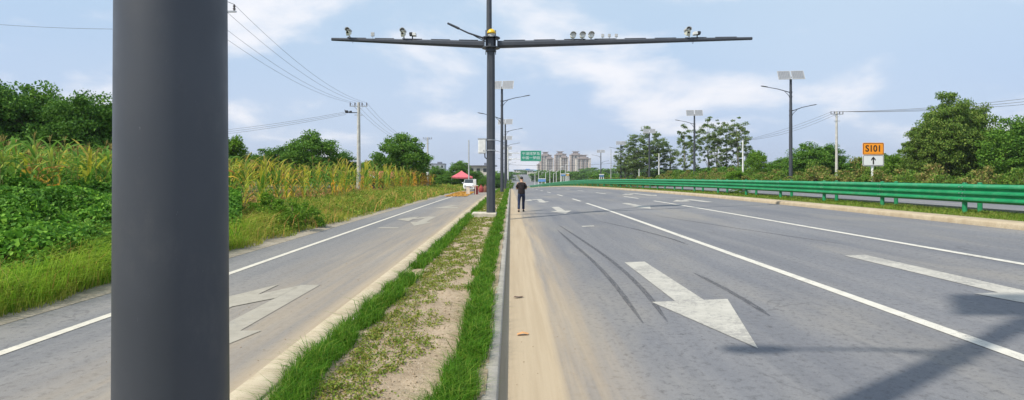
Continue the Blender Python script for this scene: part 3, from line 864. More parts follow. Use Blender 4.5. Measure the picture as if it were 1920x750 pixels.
def wire(p0, p1, sag, label, r=.014, group='overhead wires'):
    p0, p1 = Vector(p0), Vector(p1); n = 18; pts = []
    for k in range(n + 1):
        t = k / n; p = p0.lerp(p1, t); p.z -= sag * 4 * t * (1 - t); pts.append(p)
    o = MB().tube(pts, r, 5).build('overhead_wire', M_WIRE)
    tag(o, label, 'wire', group); return o
for dx, dx2 in ((1.25, .72), (.54, .3), (-.54, -.3), (-1.25, -.72)):
    wire((-13.95 + dx, 26.9, 9.6), (-13.75 + dx2, 52.9, 8.32), .75, 'one of the four wires sagging from upper left to the white utility pole', .0085, 'four wires left of the white utility pole')
    wire((-13.75 + dx2, 52.9, 8.32), (-14.9 + dx2, 104.9, 8.55), 1.9, 'one of the wires running from the white utility pole behind the round tree', .011, 'wires behind the round tree')
    wire((-13.95 + dx, 26.9, 9.6), (-15.2 + dx, 3, 9.5), .5, 'wire continuing past the left edge from the hidden utility pole', .013, 'wires beyond the left edge')
for k in range(3):
    wire((-14.9, 53, 7.50 - k * .12), (-62, 70, 7.0 - k * .12), 1.4 + .1 * k, 'one of the bundled wires running left from the dark switch gear', .013, 'bundled wires left of the white utility pole')
wire((-14.6, 26.9, 8.5), (-40, 33, 11.8), .6, 'single thin wire crossing the sky at the upper left corner', .009)
for k in range(3):
    wire((37.7 + .6 * k, 69, 9.25), (61, 50 - k, 11.0 - .5 * k), .9, 'one of the wires running right from the utility pole beside the route sign', .022, 'wires right of the utility pole')
    wire((37.7 + .6 * k, 69, 9.25), (34.4, 87, 6.95), .3 + .2 * k, 'one of the wires sloping down left to the short white post', .016, 'wires left of the utility pole')
wire((-2, 210, 5.7), (70, 235, 10.8), 2.2, 'long wire crossing low in front of the tower blocks', .05)
wire((34.4, 87, 6.9), (28.4, 130, 3.3), .4, 'wire running from the short white post to the far small post', .012)

# ------------------------------------------------------------------ vegetation helpers
def unit(v): return v / np.maximum(np.linalg.norm(v, axis=-1, keepdims=True), 1e-9)
def leaf_quads(P, size, rng, up=.5, aspect=.55, droop=0.0):
    """small folded leaves (two triangles each) at the points P"""
    n = len(P)
    size = np.broadcast_to(size, (n,))[:, None]
    nrm = unit(rng.normal(size=(n, 3)) + np.array([0, 0, up]) * 1.6)
    d = unit(np.cross(nrm, rng.normal(size=(n, 3))) + np.array([0, 0, -droop]))
    s = unit(np.cross(nrm, d))
    fold = nrm * size * .12
    V = np.stack([P - d * size * .5, P + s * size * aspect * .5 + fold, P + d * size * .5, P - s * size * aspect * .5 + fold], 1).reshape(-1, 3)
    b = np.arange(n)[:, None] * 4
    F = np.concatenate([b + [0, 1, 2], b + [0, 2, 3]], 1).reshape(-1, 3)
    return V, F
def blades(P, h, wd, lean, rng, bend=.5):
    """grass blades: three triangles each"""
    n = len(P); a = rng.random(n) * 2 * np.pi
    side = np.stack([np.cos(a), np.sin(a), np.zeros(n)], 1)
    ld = rng.normal(size=(n, 2)); l = np.concatenate([ld, np.zeros((n, 1))], 1) * .35 + np.asarray(lean)
    h = np.broadcast_to(h, (n,))[:, None]; wd = np.broadcast_to(wd, (n,))[:, None]
    up = np.array([0, 0, 1.0])
    mid = P + up * h * .6 + l * h * .35
    tip = P + up * h * (1 - .25 * bend) + l * h * (1.0 + bend)
    V = np.stack([P - side * wd, P + side * wd, mid + side * wd * .7, mid - side * wd * .7, tip], 1).reshape(-1, 3)
    b = np.arange(n)[:, None] * 5
    F = np.concatenate([b + [0, 1, 2], b + [0, 2, 3], b + [3, 2, 4]], 1).reshape(-1, 3)
    return V, F
def merge(parts):
    V = []; F = []; I = []; o = 0
    for k, (v, f) in enumerate(parts):
        V.append(v); F.append(f + o); I.append(np.full(len(f), k)); o += len(v)
    return np.concatenate(V), np.concatenate(F), np.concatenate(I)

G_STRIP = leafmat('strip_grass', [(.022, .085, .006), (.034, .118, .008), (.048, .148, .010), (.062, .170, .013), (.10, .20, .025), (.17, .22, .05)], .35, patch=(.055, .140, .012), pscale=3.5)
G_MED = leafmat('median_grass', [(.05, .115, .015), (.08, .16, .022), (.13, .21, .04), (.20, .23, .07)], .35, patch=(.17, .19, .06), pscale=.8)
G_VERGE = leafmat('verge_grass', [(.07, .14, .018), (.11, .19, .022), (.17, .235, .035), (.26, .28, .07), (.33, .28, .11)], .4, patch=(.23, .24, .06), pscale=.5)
G_LUSH = leafmat('lush_grass', [(.06, .145, .014), (.10, .205, .018), (.15, .26, .03), (.20, .29, .05)], .42, patch=(.17, .25, .035), pscale=1.2)
G_VINE = leafmat('vine_leaf', [(.028, .085, .014), (.045, .125, .018), (.075, .175, .024), (.12, .23, .04)], .3, patch=(.035, .095, .02), pscale=1.0)
G_BIG = leafmat('pumpkin_leaf', [(.11, .21, .06), (.17, .28, .10), (.21, .31, .13)], .25)
G_SEED = leafmat('seedling_leaf', [(.09, .17, .03), (.15, .23, .045), (.24, .28, .07), (.22, .17, .08)], .3)
G_DRY = leafmat('dry_litter', [(.20, .14, .07), (.33, .24, .13), (.42, .33, .20), (.42, .19, .05)], .15)
T_DARK = leafmat('foliage_dark', [(.018, .055, .012), (.030, .080, .016), (.045, .110, .020), (.070, .145, .028)], .25)
T_MID = leafmat('foliage_mid', [(.028, .080, .014), (.045, .115, .018), (.070, .155, .026), (.11, .20, .040)], .3)
T_OLIVE = leafmat('foliage_olive', [(.035, .080, .018), (.060, .115, .024), (.090, .150, .036), (.14, .19, .06)], .3)
T_POP = leafmat('foliage_poplar', [(.045, .085, .030), (.07, .12, .045), (.10, .15, .06), (.14, .18, .09)], .3)
T_HEDGE = leafmat('foliage_hedge', [(.045, .085, .022), (.08, .115, .03), (.12, .14, .045), (.21, .15, .09), (.075, .13, .028)], .25, patch=(.07, .135, .03), pscale=.22)
T_HEDGEG = leafmat('foliage_hedge_green', [(.03, .08, .015), (.05, .11, .02), (.09, .15, .03), (.13, .16, .05)], .3)
T_BRIGHT = leafmat('foliage_bright', [(.05, .125, .016), (.08, .17, .02), (.12, .22, .03)], .35)
M_BARK = paint('bark', (.13, .10, .075), .9, var=.3, scale=8)
M_BARKP = paint('pale_bark', (.26, .24, .20), .9, var=.25, scale=8)

# --- grass of the planted strip
def strip_blades(name, x0, x1, n, hmin, hmax, mat, lean, seed, ymin=2.6, ymax=120, pw=1.3):
    r = np.random.default_rng(seed)
    u = r.random(n); e = 1 - pw
    y = (ymin ** e + u * (ymax ** e - ymin ** e)) ** (1 / e)
    x = x0 + (x1 - x0) * r.random(n)
    tuft = r.normal(size=n) * .03
    edge = (vnoise(x * 0 + 3, y, seed + 4, 2.3) - .5) * .7
    x = x + tuft + edge * (x1 - x0)
    dens = vnoise(x, y, seed, 5) * .6 + vnoise(x, y, seed + 1, 1.6) * .4
    keep = dens > .27 + .06 * r.random(n); x = x[keep]; y = y[keep]; dens = dens[keep]
    P = np.stack([x, y, prof(y) + soil_h(x, y) - .012], 1)
    h = (hmin + (hmax - hmin) * r.random(len(y)) ** 1.5) * (.5 + .85 * dens)
    wd = .0026 * np.maximum(1, y / 4) ** .8
    V, F = blades(P, h, wd, lean, r, .8)
    o = np_mesh(name, V, F, mat); tag(o, 'bright green grass growing along the edge of the planted strip', 'grass', kind='stuff'); return o
o = strip_blades('grass', -1.70, -1.49, 38000, .06, .25, G_STRIP, (-.04, 0, 0), 11)
o['label'] = 'long green grass along the path side of the planted strip'
o = strip_blades('grass', -.53, -.31, 44000, .06, .24, G_STRIP, (.0, 0, 0), 12)
o['label'] = 'long green grass along the road side of the planted strip'

# --- seedlings on the soil
r = np.random.default_rng(21)
n = 2500; u = r.random(n); y = 3.4 * (90 / 3.4) ** u
x = -1.42 + .92 * r.random(n) ** 1.35
keep = (vnoise(x, y, 31, 2.6) + np.clip(y / 30, 0, .45) + np.clip((-.95 - x), -.3, .5) * .8) > .56
x, y = x[keep], y[keep]; m_ = 22
cx_ = np.repeat(x, m_); cy_ = np.repeat(y, m_)
rad = np.repeat(.025 + .035 * r.random(len(x)), m_)
dd = r.normal(size=(len(cx_), 2)) * rad[:, None]
px_, py_ = cx_ + dd[:, 0], cy_ + dd[:, 1]
P = np.stack([px_, py_, prof(py_) + soil_h(px_, py_) + .008 + .05 * r.random(len(px_)) * np.exp(-(dd ** 2).sum(1) / .002)], 1)
V, F = leaf_quads(P, (.017 + .015 * r.random(len(P))) * np.maximum(1, py_ / 7) ** .5, r, .8, .6)
tag(np_mesh('seedlings', V, F, G_SEED), 'small yellow green seedlings scattered over the dry soil', 'seedlings', kind='stuff')
# clods and pebbles on the soil
n = 2600; y = 3.2 * (20 / 3.2) ** r.random(n); x = -1.4 + .88 * r.random(n)
P = np.stack([x, y, soil_h(x, y) + .002], 1); s_ = (.004 + .012 * r.random(n) ** 3)[:, None, None]
oc = np.array([(1, 0, 0), (0, 1, 0), (-1, 0, 0), (0, -1, 0), (0, 0, .8), (0, 0, -.8)])
V = (P[:, None, :] + oc[None] * s_ * (.7 + .6 * r.random((n, 6, 1)))).reshape(-1, 3)
bF = np.array([(0, 1, 4), (1, 2, 4), (2, 3, 4), (3, 0, 4), (1, 0, 5), (2, 1, 5), (3, 2, 5), (0, 3, 5)])
F = (np.arange(n)[:, None, None] * 6 + bF[None]).reshape(-1, 3)
tag(np_mesh('soil_clods', V, F, M_SOIL), 'loose clods and pebbles on the dry soil', 'soil', kind='stuff')

# --- median grass
r = np.random.default_rng(41); n = 70000
u_ = 12.55 + 2.7 * r.random(n); y = (8 ** -.4 + r.random(n) * (200 ** -.4 - 8 ** -.4)) ** (1 / -.4)
P = np.stack([u2x(u_, y), y, gz(u_, y) + .04], 1)
V, F = blades(P, (.045 + .09 * r.random(n) ** 2) * (.6 + .7 * vnoise(P[:, 0], y, 43, 1.1)), .006 * np.maximum(1, y / 12) ** .8, (0, 0, 0), r, .6)
tag(np_mesh('median_grass', V, F, G_MED), 'rough green grass under the guard rail on the median', 'grass', kind='stuff')

# --- left verge
def verge_h(X): return np.interp(-X, [6.1, 6.5, 7.2, 9.5], [.10, .32, .52, .60])
r = np.random.default_rng(51); n = 85000
y = (5 ** -.25 + r.random(n) * (130 ** -.25 - 5 ** -.25)) ** (-4)
x = -6.15 - 3.3 * r.random(n) ** .9 - .35 * (vnoise(y, y * 0, 52, .9) - .3) * 1.2
P = np.stack([x, y, gX(x, y) - .01], 1)
V, F = blades(P, verge_h(x) * (.30 + .9 * r.random(n)) * (.35 + 1.1 * vnoise(x, y, 53, 1.1)), .0045 * np.maximum(1, y / 7) ** .8, (.12, 0, 0), r, .7)
tag(np_mesh('verge_grass', V, F, G_VERGE), 'yellow green grass and weeds along the left edge of the path', 'grass', kind='stuff')
n = 30000
y = 5 + 13 * r.random(n); x = -6.15 - 1.5 * r.random(n) - .3 * vnoise(y, y * 0, 52, .9)
k_ = x / y < -.44 - .1 * r.random(n); x, y = x[k_], y[k_]; n = len(x)
P = np.stack([x, y, gX(x, y) - .01], 1)
V, F = blades(P, (.18 + .62 * r.random(n) ** 1.4) * (.35 + 1.1 * vnoise(x, y, 57, 1.5)) * np.interp(-x, [6.1, 6.8], [.4, 1]), .0055 * (y / 8) ** .5, (.22, 0, 0), r, 1.0)
tag(np_mesh('lush_grass', V, F, G_LUSH), 'lush bright green grass hanging towards the path at far left', 'grass', kind='stuff')
# low broad leaved weeds among the grass
n = 62000; y = 7 * (110 / 7) ** r.random(n); x = -6.4 - 3.0 * r.random(n)
k_ = vnoise(x, y, 58, .9) > .36; x, y = x[k_], y[k_]
P = np.stack([x, y, gX(x, y) + verge_h(x) * (.2 + .75 * r.random(len(x))) * (.4 + .9 * vnoise(x, y, 59, 1.7))], 1)
V, F = leaf_quads(P, (.04 + .05 * r.random(len(x)) ** 2) * np.maximum(1, y / 14) ** .6, r, .7, .6)
tag(np_mesh('weeds', V, F, leafmat('weed_leaf', [(.05, .115, .016), (.085, .165, .022), (.13, .21, .035), (.22, .25, .06)], .35)), 'leafy weeds among the grass beside the path', 'weeds', kind='stuff')

n = 1500; y = 7 * (80 / 7) ** r.random(n); x = -6.3 - 3.0 * r.random(n)
P = np.stack([x, y, gX(x, y)], 1)
V, F = blades(P, (.35 + .45 * r.random(n)), .004 * np.maximum(1, y / 9) ** .8, (.05, 0, 0), r, .3)
tag(np_mesh('dry_stalks', V, F, leafmat('dry_stalk', [(.30, .22, .10), (.36, .17, .08), (.42, .36, .16)], .1)), 'dry brown stalks sticking up through the verge', 'stalks', kind='stuff')

# --- bean and pumpkin vines, far left
def vine_top(x, y): return np.interp(-x, [6.9, 7.6, 8.6, 10.5, 12], [.12, .50, .80, .95, .9]) * (.45 + .8 * vnoise(x, y, 61, 1.1)) + .22 * vnoise(x, y, 62, 2.6)
r = np.random.default_rng(60); n = 125000
y = 6.5 + 15 * r.random(n); x = -6.8 - 4.6 * r.random(n)
k_ = (x / y < -.46) & (x / y > -1.05); x, y = x[k_], y[k_]
h_ = vine_top(x, y)
P = np.stack([x, y, gX(x, y) + h_ * (1 - .7 * r.random(len(x)) ** 2)], 1)
V, F = leaf_quads(P, .05 + .075 * r.random(len(x)) ** 1.3, r, .55, .85)
tag(np_mesh('bean_vines', V, F, G_VINE), 'dense green bean vines covering the ground in front of the corn', 'vines', kind='stuff')
n = 330; y = 7.5 + 11 * r.random(n); x = -7.6 - 2.6 * r.random(n); k_ = (vnoise(x, y, 66, .8) > .58) & (x / y < -.5); x, y = x[k_], y[k_]
nn = 9; th = np.linspace(0, 2 * np.pi, nn, endpoint=False); Vb = []; Fb = []
for k in range(len(x)):
    c = np.array([x[k], y[k], float(gX(x[k], y[k])) + float(vine_top(x[k], y[k])) * .85])
    nv = unit(np.array([.35, -.35, 1.0]) + r.normal(size=3) * .35); a_ = unit(np.cross(nv, r.normal(size=3))); b_ = np.cross(nv, a_)
    rr = (.05 + .055 * r.random()) * (1 + .13 * np.cos(5 * th))
    ring = c + a_ * (np.cos(th) * rr)[:, None] + b_ * (np.sin(th) * rr)[:, None] + nv * .02
    o_ = len(Vb); Vb += list(ring) + [c - nv * .015]
    Fb += [(o_ + q, o_ + (q + 1) % nn, o_ + nn) for q in range(nn)]
tag(np_mesh('pumpkin_vines', Vb, Fb, G_BIG), 'patch of large pale pumpkin leaves among the vines', 'vines', kind='stuff')

# --- corn
def corn_arrays(seed, H, nleaf=11, droop=1.0, up=1.0, wk=1.0):
    r = np.random.default_rng(seed); V = []; F = []; I = []
    bend = r.normal(size=2) * .06
    def stalk(z): return np.array([bend[0] * (z / H) ** 2 * H, bend[1] * (z / H) ** 2 * H, z])
    zs = np.linspace(0, H * .93, 6)
    for z in zs:
        c = stalk(z); rd = .016 * (1 - .6 * z / H)
        for k in range(5): V.append(c + np.array([math.cos(k * 1.257) * rd, math.sin(k * 1.257) * rd, 0]))
    for i in range(5):
        for k in range(5):
            a, b2 = i * 5 + k, i * 5 + (k + 1) % 5
            F += [(a, b2, b2 + 5), (a, b2 + 5, a + 5)]; I += [1, 1]
    az = r.random() * 6.28
    for l in range(nleaf):
        z0 = H * (.12 + .78 * l / nleaf); az += math.pi + r.normal() * .35
        L = (.50 + .38 * r.random()) * (1.15 - .45 * abs(l / nleaf - .45)); wd = (.036 + .020 * r.random()) * wk
        el = R(62 + 16 * r.random()) * up; p = stalk(z0); seg = 7; st = L / seg; o = len(V)
        out = np.array([math.cos(az), math.sin(az), 0]); sd = np.array([-out[1], out[0], 0]); tw = r.normal() * .25
        kink = r.integers(3, 6) if r.random() < .35 * droop else 99
        for q in range(seg + 1):
            t = q / seg; w_ = wd * (math.sin(math.pi * min(.97, .15 + t * .85)) ** .7) * (1.05 - t * .35) if q < seg else .002
            s2 = sd * math.cos(tw * t * 3) + np.array([0, 0, 1]) * math.sin(tw * t * 3)
            V += [p - s2 * w_, p - np.array([0, 0, w_ * .45]), p + s2 * w_]
            el -= R((10 + 17 * t) * droop) + (R(55) if q == kink else 0)
            p = p + (out * math.cos(el) + np.array([0, 0, 1]) * math.sin(el)) * st
        for q in range(seg):
            for a in (0, 1):
                i0 = o + q * 3 + a; F += [(i0, i0 + 1, i0 + 4), (i0, i0 + 4, i0 + 3)]; I += [0, 0]
    # tassel
    TV = []; TF = []; top = stalk(H * .92)
    for k in range(7):
        a = r.random() * 6.28; sp = .0 if k == 0 else .04 + .09 * r.random(); hh = .13 + .10 * r.random()
        p1 = top + np.array([math.cos(a) * sp, math.sin(a) * sp, hh]); pm = (top + p1) / 2 + np.array([0, 0, .04]); s2 = np.array([-math.sin(a), math.cos(a), .2]) * .007
        o = len(TV); TV += [top - s2 * .5, top + s2 * .5, pm + s2, pm - s2, p1]; TF += [(o, o + 1, o + 2), (o, o + 2, o + 3), (o + 3, o + 2, o + 4)]
    # a cob
    return np.array(V), np.array(F), np.array(I), np.array(TV), np.array(TF)
C_STALK = leafmat('corn_stalk_green', [(.12, .16, .05), (.22, .22, .09)], .1)
C_STALKD = leafmat('corn_stalk_dry', [(.30, .22, .10), (.40, .30, .16)], .1)
C_GREEN = leafmat('corn_leaf_green', [(.04, .115, .022), (.06, .15, .028), (.09, .19, .04), (.12, .21, .05), (.20, .25, .05)], .4)
C_YEL = leafmat('corn_leaf_turning', [(.05, .13, .022), (.09, .18, .028), (.15, .22, .030), (.30, .28, .04), (.40, .27, .05), (.34, .25, .12), (.20, .24, .03)], .45)
C_ORG = leafmat('corn_leaf_dry', [(.52, .23, .035), (.55, .32, .05), (.42, .33, .07), (.45, .33, .19), (.36, .19, .07)], .4)
C_TAS = leafmat('corn_tassel', [(.17, .16, .06), (.28, .22, .10)], .2)
KIND = {'green': (C_GREEN, C_STALK), 'turning': (C_YEL, C_STALK), 'dry': (C_ORG, C_STALKD)}
LAB = {'green': ('tall green corn plant with tan tassel in the dense field at far left', 'green corn plants of the field at far left'),
       'turning': ('yellowing corn plant in the ragged row along the grassy verge', 'yellowing corn plants along the verge'),
       'dry': ('withered orange corn plant among the yellowing corn', 'withered orange corn plants')}
corn_protos = {}; corn_geo = {}
for kd in KIND:
    corn_protos[kd] = []; corn_geo[kd] = []
    for q in range(5):
        arr = corn_arrays(100 + q * 7 + len(kd), {'green': 2.05, 'turning': 1.95, 'dry': 1.7}[kd] * (.94 + .03 * q), wk=.66 if kd == 'green' else .9, nleaf=14 if kd == 'green' else 12, droop={'green': .75, 'turning': .36, 'dry': 1.3}[kd])
        corn_geo[kd].append(arr); corn_protos[kd].append(None)
def corn(kd, x, y, sc, rz, r):
    q = int(r.integers(0, 5)); V, F, I, TV, TF = corn_geo[kd][q]
    p = corn_protos[kd][q]
    if p is None:
        o = empty('corn_plant')
        np_mesh('leaves', V, F[I == 0], KIND[kd][0], parent=o)
        np_mesh('stalk', V[:30], F[I == 1], KIND[kd][1], parent=o)
        np_mesh('tassel', TV, TF, C_TAS, parent=o)
        corn_protos[kd][q] = o
    else: o = copy_tree(p)
    o.location = (x, y, float(gX(x, y)) - .02); o.rotation_euler = (float(r.normal()) * .04, float(r.normal()) * .04, rz); o.scale = (sc, sc, sc)
    tag(o, LAB[kd][0], 'corn plant', LAB[kd][1]); return o
r = np.random.default_rng(71)
nC = 0
for j in range(5):                       # dense field, far left
    for y in np.arange(10.4 + j * .5, 21.5 + j * .5, .31):
        x = -10.7 - j * .62 + r.normal() * .08; yy = y + r.normal() * .08
        if not (-1.0 < x / yy < -.56): continue
        corn('turning' if r.random() < .16 else ('dry' if r.random() < .05 else 'green'), x, yy, .92 + .2 * r.random(), r.random() * 6.28, r); nC += 1
for j in range(4):                       # ragged rows beside the verge
    for y in np.arange(19.5, 72, .62 + .34 * j):
        x = -9.7 - j * .75 + r.normal() * .15; yy = y + r.normal() * .2
        if vnoise(np.array([yy]), np.array([j * 3.0]), 72, .35)[0] < .40 and yy < 48: continue
        t = (yy - 20) / 50
        pd = .15 if yy < 55 else .70
        kd = 'dry' if r.random() < pd else ('green' if r.random() < .30 else 'turning')
        corn(kd, x, yy, .82 + .38 * r.random(), r.random() * 6.28, r); nC += 1
# the rest of the field, deeper in
parts = []
def bake(kd, xs, ys):
    Vs = []; Fs = []; Is = []; o = 0
    for x, y in zip(xs, ys):
        V, F, I, TV, TF = corn_geo[kd][int(r.integers(0, 5))]
        a = r.random() * 6.28; c, s_ = math.cos(a), math.sin(a); sc = .9 + .2 * r.random()
        M = np.array([[c, -s_, 0], [s_, c, 0], [0, 0, 1]]) * sc
        base = np.array([x, y, float(gX(x, y))])
        for v, f, ii in ((V, F, I), (TV, TF, np.full(len(TF), 2))):
            Vs.append(v @ M.T + base); Fs.append(f + o); Is.append(ii); o += len(v)
    return np.concatenate(Vs), np.concatenate(Fs), np.concatenate(Is)
xs = []; ys = []
for j in range(5, 12):
    for y in np.arange(11 + j * .6, 29 + j * .4, .45):
        x = -10.7 - j * .75
        if -1.0 < x / y < -.45: xs.append(x + r.normal() * .1); ys.append(y + r.normal() * .1)
V, F, I = bake('green', xs, ys)
tag(np_mesh('corn_field', V, F, [C_GREEN, C_STALK, C_TAS], I), 'deeper rows of the green corn field at far left', 'corn field', kind='stuff')
xs = []; ys = []
for j in range(4, 9):
    for y in np.arange(24 + j, 75, 3.0): xs.append(-9.8 - j * 1.0 + r.normal() * .3); ys.append(y + r.normal() * .3)
V, F, I = bake('turning', xs, ys)
tag(np_mesh('corn_field', V, F, [C_YEL, C_STALK, C_TAS], I), 'sparser yellowing corn behind the verge rows', 'corn field', kind='stuff')
# fallen dry leaves under the corn
n = 9000; y = 15 * (75 / 15) ** r.random(n); x = -9.0 - 6 * r.random(n)
P = np.stack([x, y, gX(x, y) + .02 + .25 * r.random(n) ** 2], 1)
V, F = leaf_quads(P, .18 + .25 * r.random(n), r, .6, .18)
tag(np_mesh('dry_leaf_litter', V, F, G_DRY), 'dry fallen corn leaves on the field ground', 'litter', kind='stuff')
# grain spread out to dry at the path's end
n = 5000; x = -5.7 + 1.9 * r.random(n) ** .8; y = 50 + 20 * r.random(n)
V, F = leaf_quads(np.stack([x - (y - 50) * .02, y, prof(y) + .02 + .02 * r.random(n)], 1), .14, r, 2.5, .8)
tag(np_mesh('drying_grain', V, F, leafmat('grain', [(.55, .30, .08), (.62, .38, .12)], .0)), 'orange grain spread on the path edge to dry', 'grain', kind='stuff')

# --- bushes and trees
def crown_points(seed, H, W, base, nclump, per, shape='round', cr=.17):
    r = np.random.default_rng(seed); C = []
    while len(C) < nclump:
        p = r.normal(size=3); p /= np.linalg.norm(p); p *= r.random() ** .36
        z = (p[2] + 1) / 2
        if shape == 'poplar': wz = 1.05 - .35 * abs(z - .6)
        elif shape == 'bush': wz = 1.0; p[2] = abs(p[2]) * 2 - 1
        else: wz = 1.05 - .25 * z
        c = np.array([p[0] * W / 2 * wz, p[1] * W / 2 * wz, base + (H - base) * (p[2] + 1) / 2])
        C.append(c)
    C = np.array(C); P = []
    for c in C:
        s = cr * W * (.55 + .8 * r.random())
        k = int(per * (.5 + r.random()))
        q = r.normal(size=(k, 3)); q = q / np.linalg.norm(q, axis=1, keepdims=True) * (r.random((k, 1)) ** .45) * s
        q[:, 2] *= .62
        P.append(c + q)
    return C, np.concatenate(P)
def tree_proto(seed, H, W, base, mat, bark, nclump=46, per=90, leaf=.16, shape='round', cr=.17, name='tree', tr=.16, limbs=9):
    r = np.random.default_rng(seed + 1)
    C, P = crown_points(seed, H, W, base, nclump, per, shape, cr)
    o = empty(name)
    t = MB(); top = np.array([r.normal() * .15, r.normal() * .15, H * .86])
    def at(f): return np.array([top[0] * f * f + .12 * math.sin(f * 5 + seed), top[1] * f * f, H * .86 * f])
    fs = [0, .12, .3, .5, .7, .88, 1]
    t.tube([at(f) - (np.array([0, 0, .15]) if f == 0 else 0) for f in fs], [tr * 1.25, tr, tr * .85, tr * .65, tr * .42, tr * .22, tr * .08], 9)
    sel = C[r.permutation(len(C))[:limbs]]
    for c in sel:
        f = max(.16, min(.85, (c[2] / (H * .86)) - .12 - .15 * r.random()))
        a = at(f); mid = (a + c) / 2 + np.array([0, 0, .08 * W])
        rr = tr * (.55 - .4 * f)
        t.tube([a, mid, c], [rr, rr * .6, rr * .2], 6, caps=False)
        for k in range(2):
            c2 = C[int(r.integers(0, len(C)))]
            if np.linalg.norm(c2 - mid) < W * .5: t.tube([mid, (mid + c2) / 2 + [0, 0, .05 * W], c2], [rr * .4, rr * .25, rr * .1], 5, caps=False)
    t.build('trunk', bark, o)
    V, F = leaf_quads(P, leaf * (.6 + .8 * r.random(len(P))), r, .35, .7, droop=.2)
    np_mesh('crown', V, F, mat, parent=o)
    return o
placed = {}
def put(kind, x, y, top, width, label, cat='tree', group=None, rz=None, zb=None):
    """top = world height of the top, width = crown width in metres"""
    mk, H, W = PROTO[kind]
    if kind not in placed: placed[kind] = mk(); o = placed[kind]
    else: o = copy_tree(placed[kind])
    z = float(gX(x, y)) if zb is None else zb
    o.location = (x, y, z - .05)
    sz = (top - z) / H; sw = width / W
    o.scale = (sw, sw, sz); o.rotation_euler = (0, 0, (x * 7.3 + y * 3.1) % 6.28 if rz is None else rz)
    o.name = {'hedge': 'shrub', 'hedge2': 'shrub', 'bush': 'shrub', 'poplarA': 'poplar_tree', 'poplarB': 'poplar_tree', 'poplarC': 'poplar_tree'}.get(kind, 'tree')
    tag(o, label, cat, group); return o
PROTO = {
    'darkA': (lambda: tree_proto(201, 6.5, 5.4, .5, T_DARK, M_BARK, 170, 150, .16, cr=.14), 6.5, 5.6),
    'darkB': (lambda: tree_proto(202, 6.3, 5.0, .4, T_MID, M_BARK, 170, 150, .16, cr=.14), 6.3, 5.2),
    'round': (lambda: tree_proto(203, 6.0, 5.8, .5, T_MID, M_BARK, 200, 150, .17, cr=.12), 6.0, 6.2),
    'big': (lambda: tree_proto(204, 9.5, 6.6, .6, T_OLIVE, M_BARK, 190, 140, .20, cr=.12, tr=.22, limbs=14), 9.6, 7.0),
    'bigB': (lambda: tree_proto(205, 8.0, 6.4, .3, T_OLIVE, M_BARK, 150, 140, .20, cr=.13, tr=.2), 8.0, 6.8),
    'brightA': (lambda: tree_proto(206, 4.6, 4.6, .3, T_BRIGHT, M_BARK, 90, 120, .18, cr=.15), 4.6, 4.9),
    'poplarA': (lambda: tree_proto(207, 13.5, 3.6, 2.0, T_POP, M_BARKP, 80, 70, .21, 'poplar', .15, tr=.17, limbs=12), 13.5, 3.6),
    'poplarB': (lambda: tree_proto(208, 13.5, 4.0, 3.0, T_POP, M_BARKP, 70, 70, .21, 'poplar', .13, tr=.16, limbs=10), 13.5, 4.0),
    'poplarC': (lambda: tree_proto(209, 13.5, 4.8, 1.5, T_POP, M_BARKP, 130, 70, .22, 'poplar', .13, tr=.16, limbs=14), 13.5, 4.8),
    'far': (lambda: tree_proto(210, 6.0, 6.0, .3, T_MID, M_BARK, 34, 60, .42, cr=.2), 6.0, 6.3),
    'hedge': (lambda: tree_proto(211, 2.0, 2.4, .05, T_HEDGE, M_BARK, 46, 80, .13, 'bush', .15, tr=.03, limbs=12), 2.0, 2.6),
    'hedge2': (lambda: tree_proto(212, 2.0, 2.4, .05, T_HEDGEG, M_BARK, 36, 80, .13, 'bush', .18, tr=.03, limbs=12), 2.0, 2.6),
    'bush': (lambda: tree_proto(213, 1.1, 1.4, .02, T_BRIGHT, M_BARK, 36, 90, .07, 'bush', .16, tr=.02, limbs=6), 1.1, 1.5),
}
def W(px, y): return (px - 958) / 1100 * y
def Z(py, y): return 1.75 + (329 - py) / 1100 * y
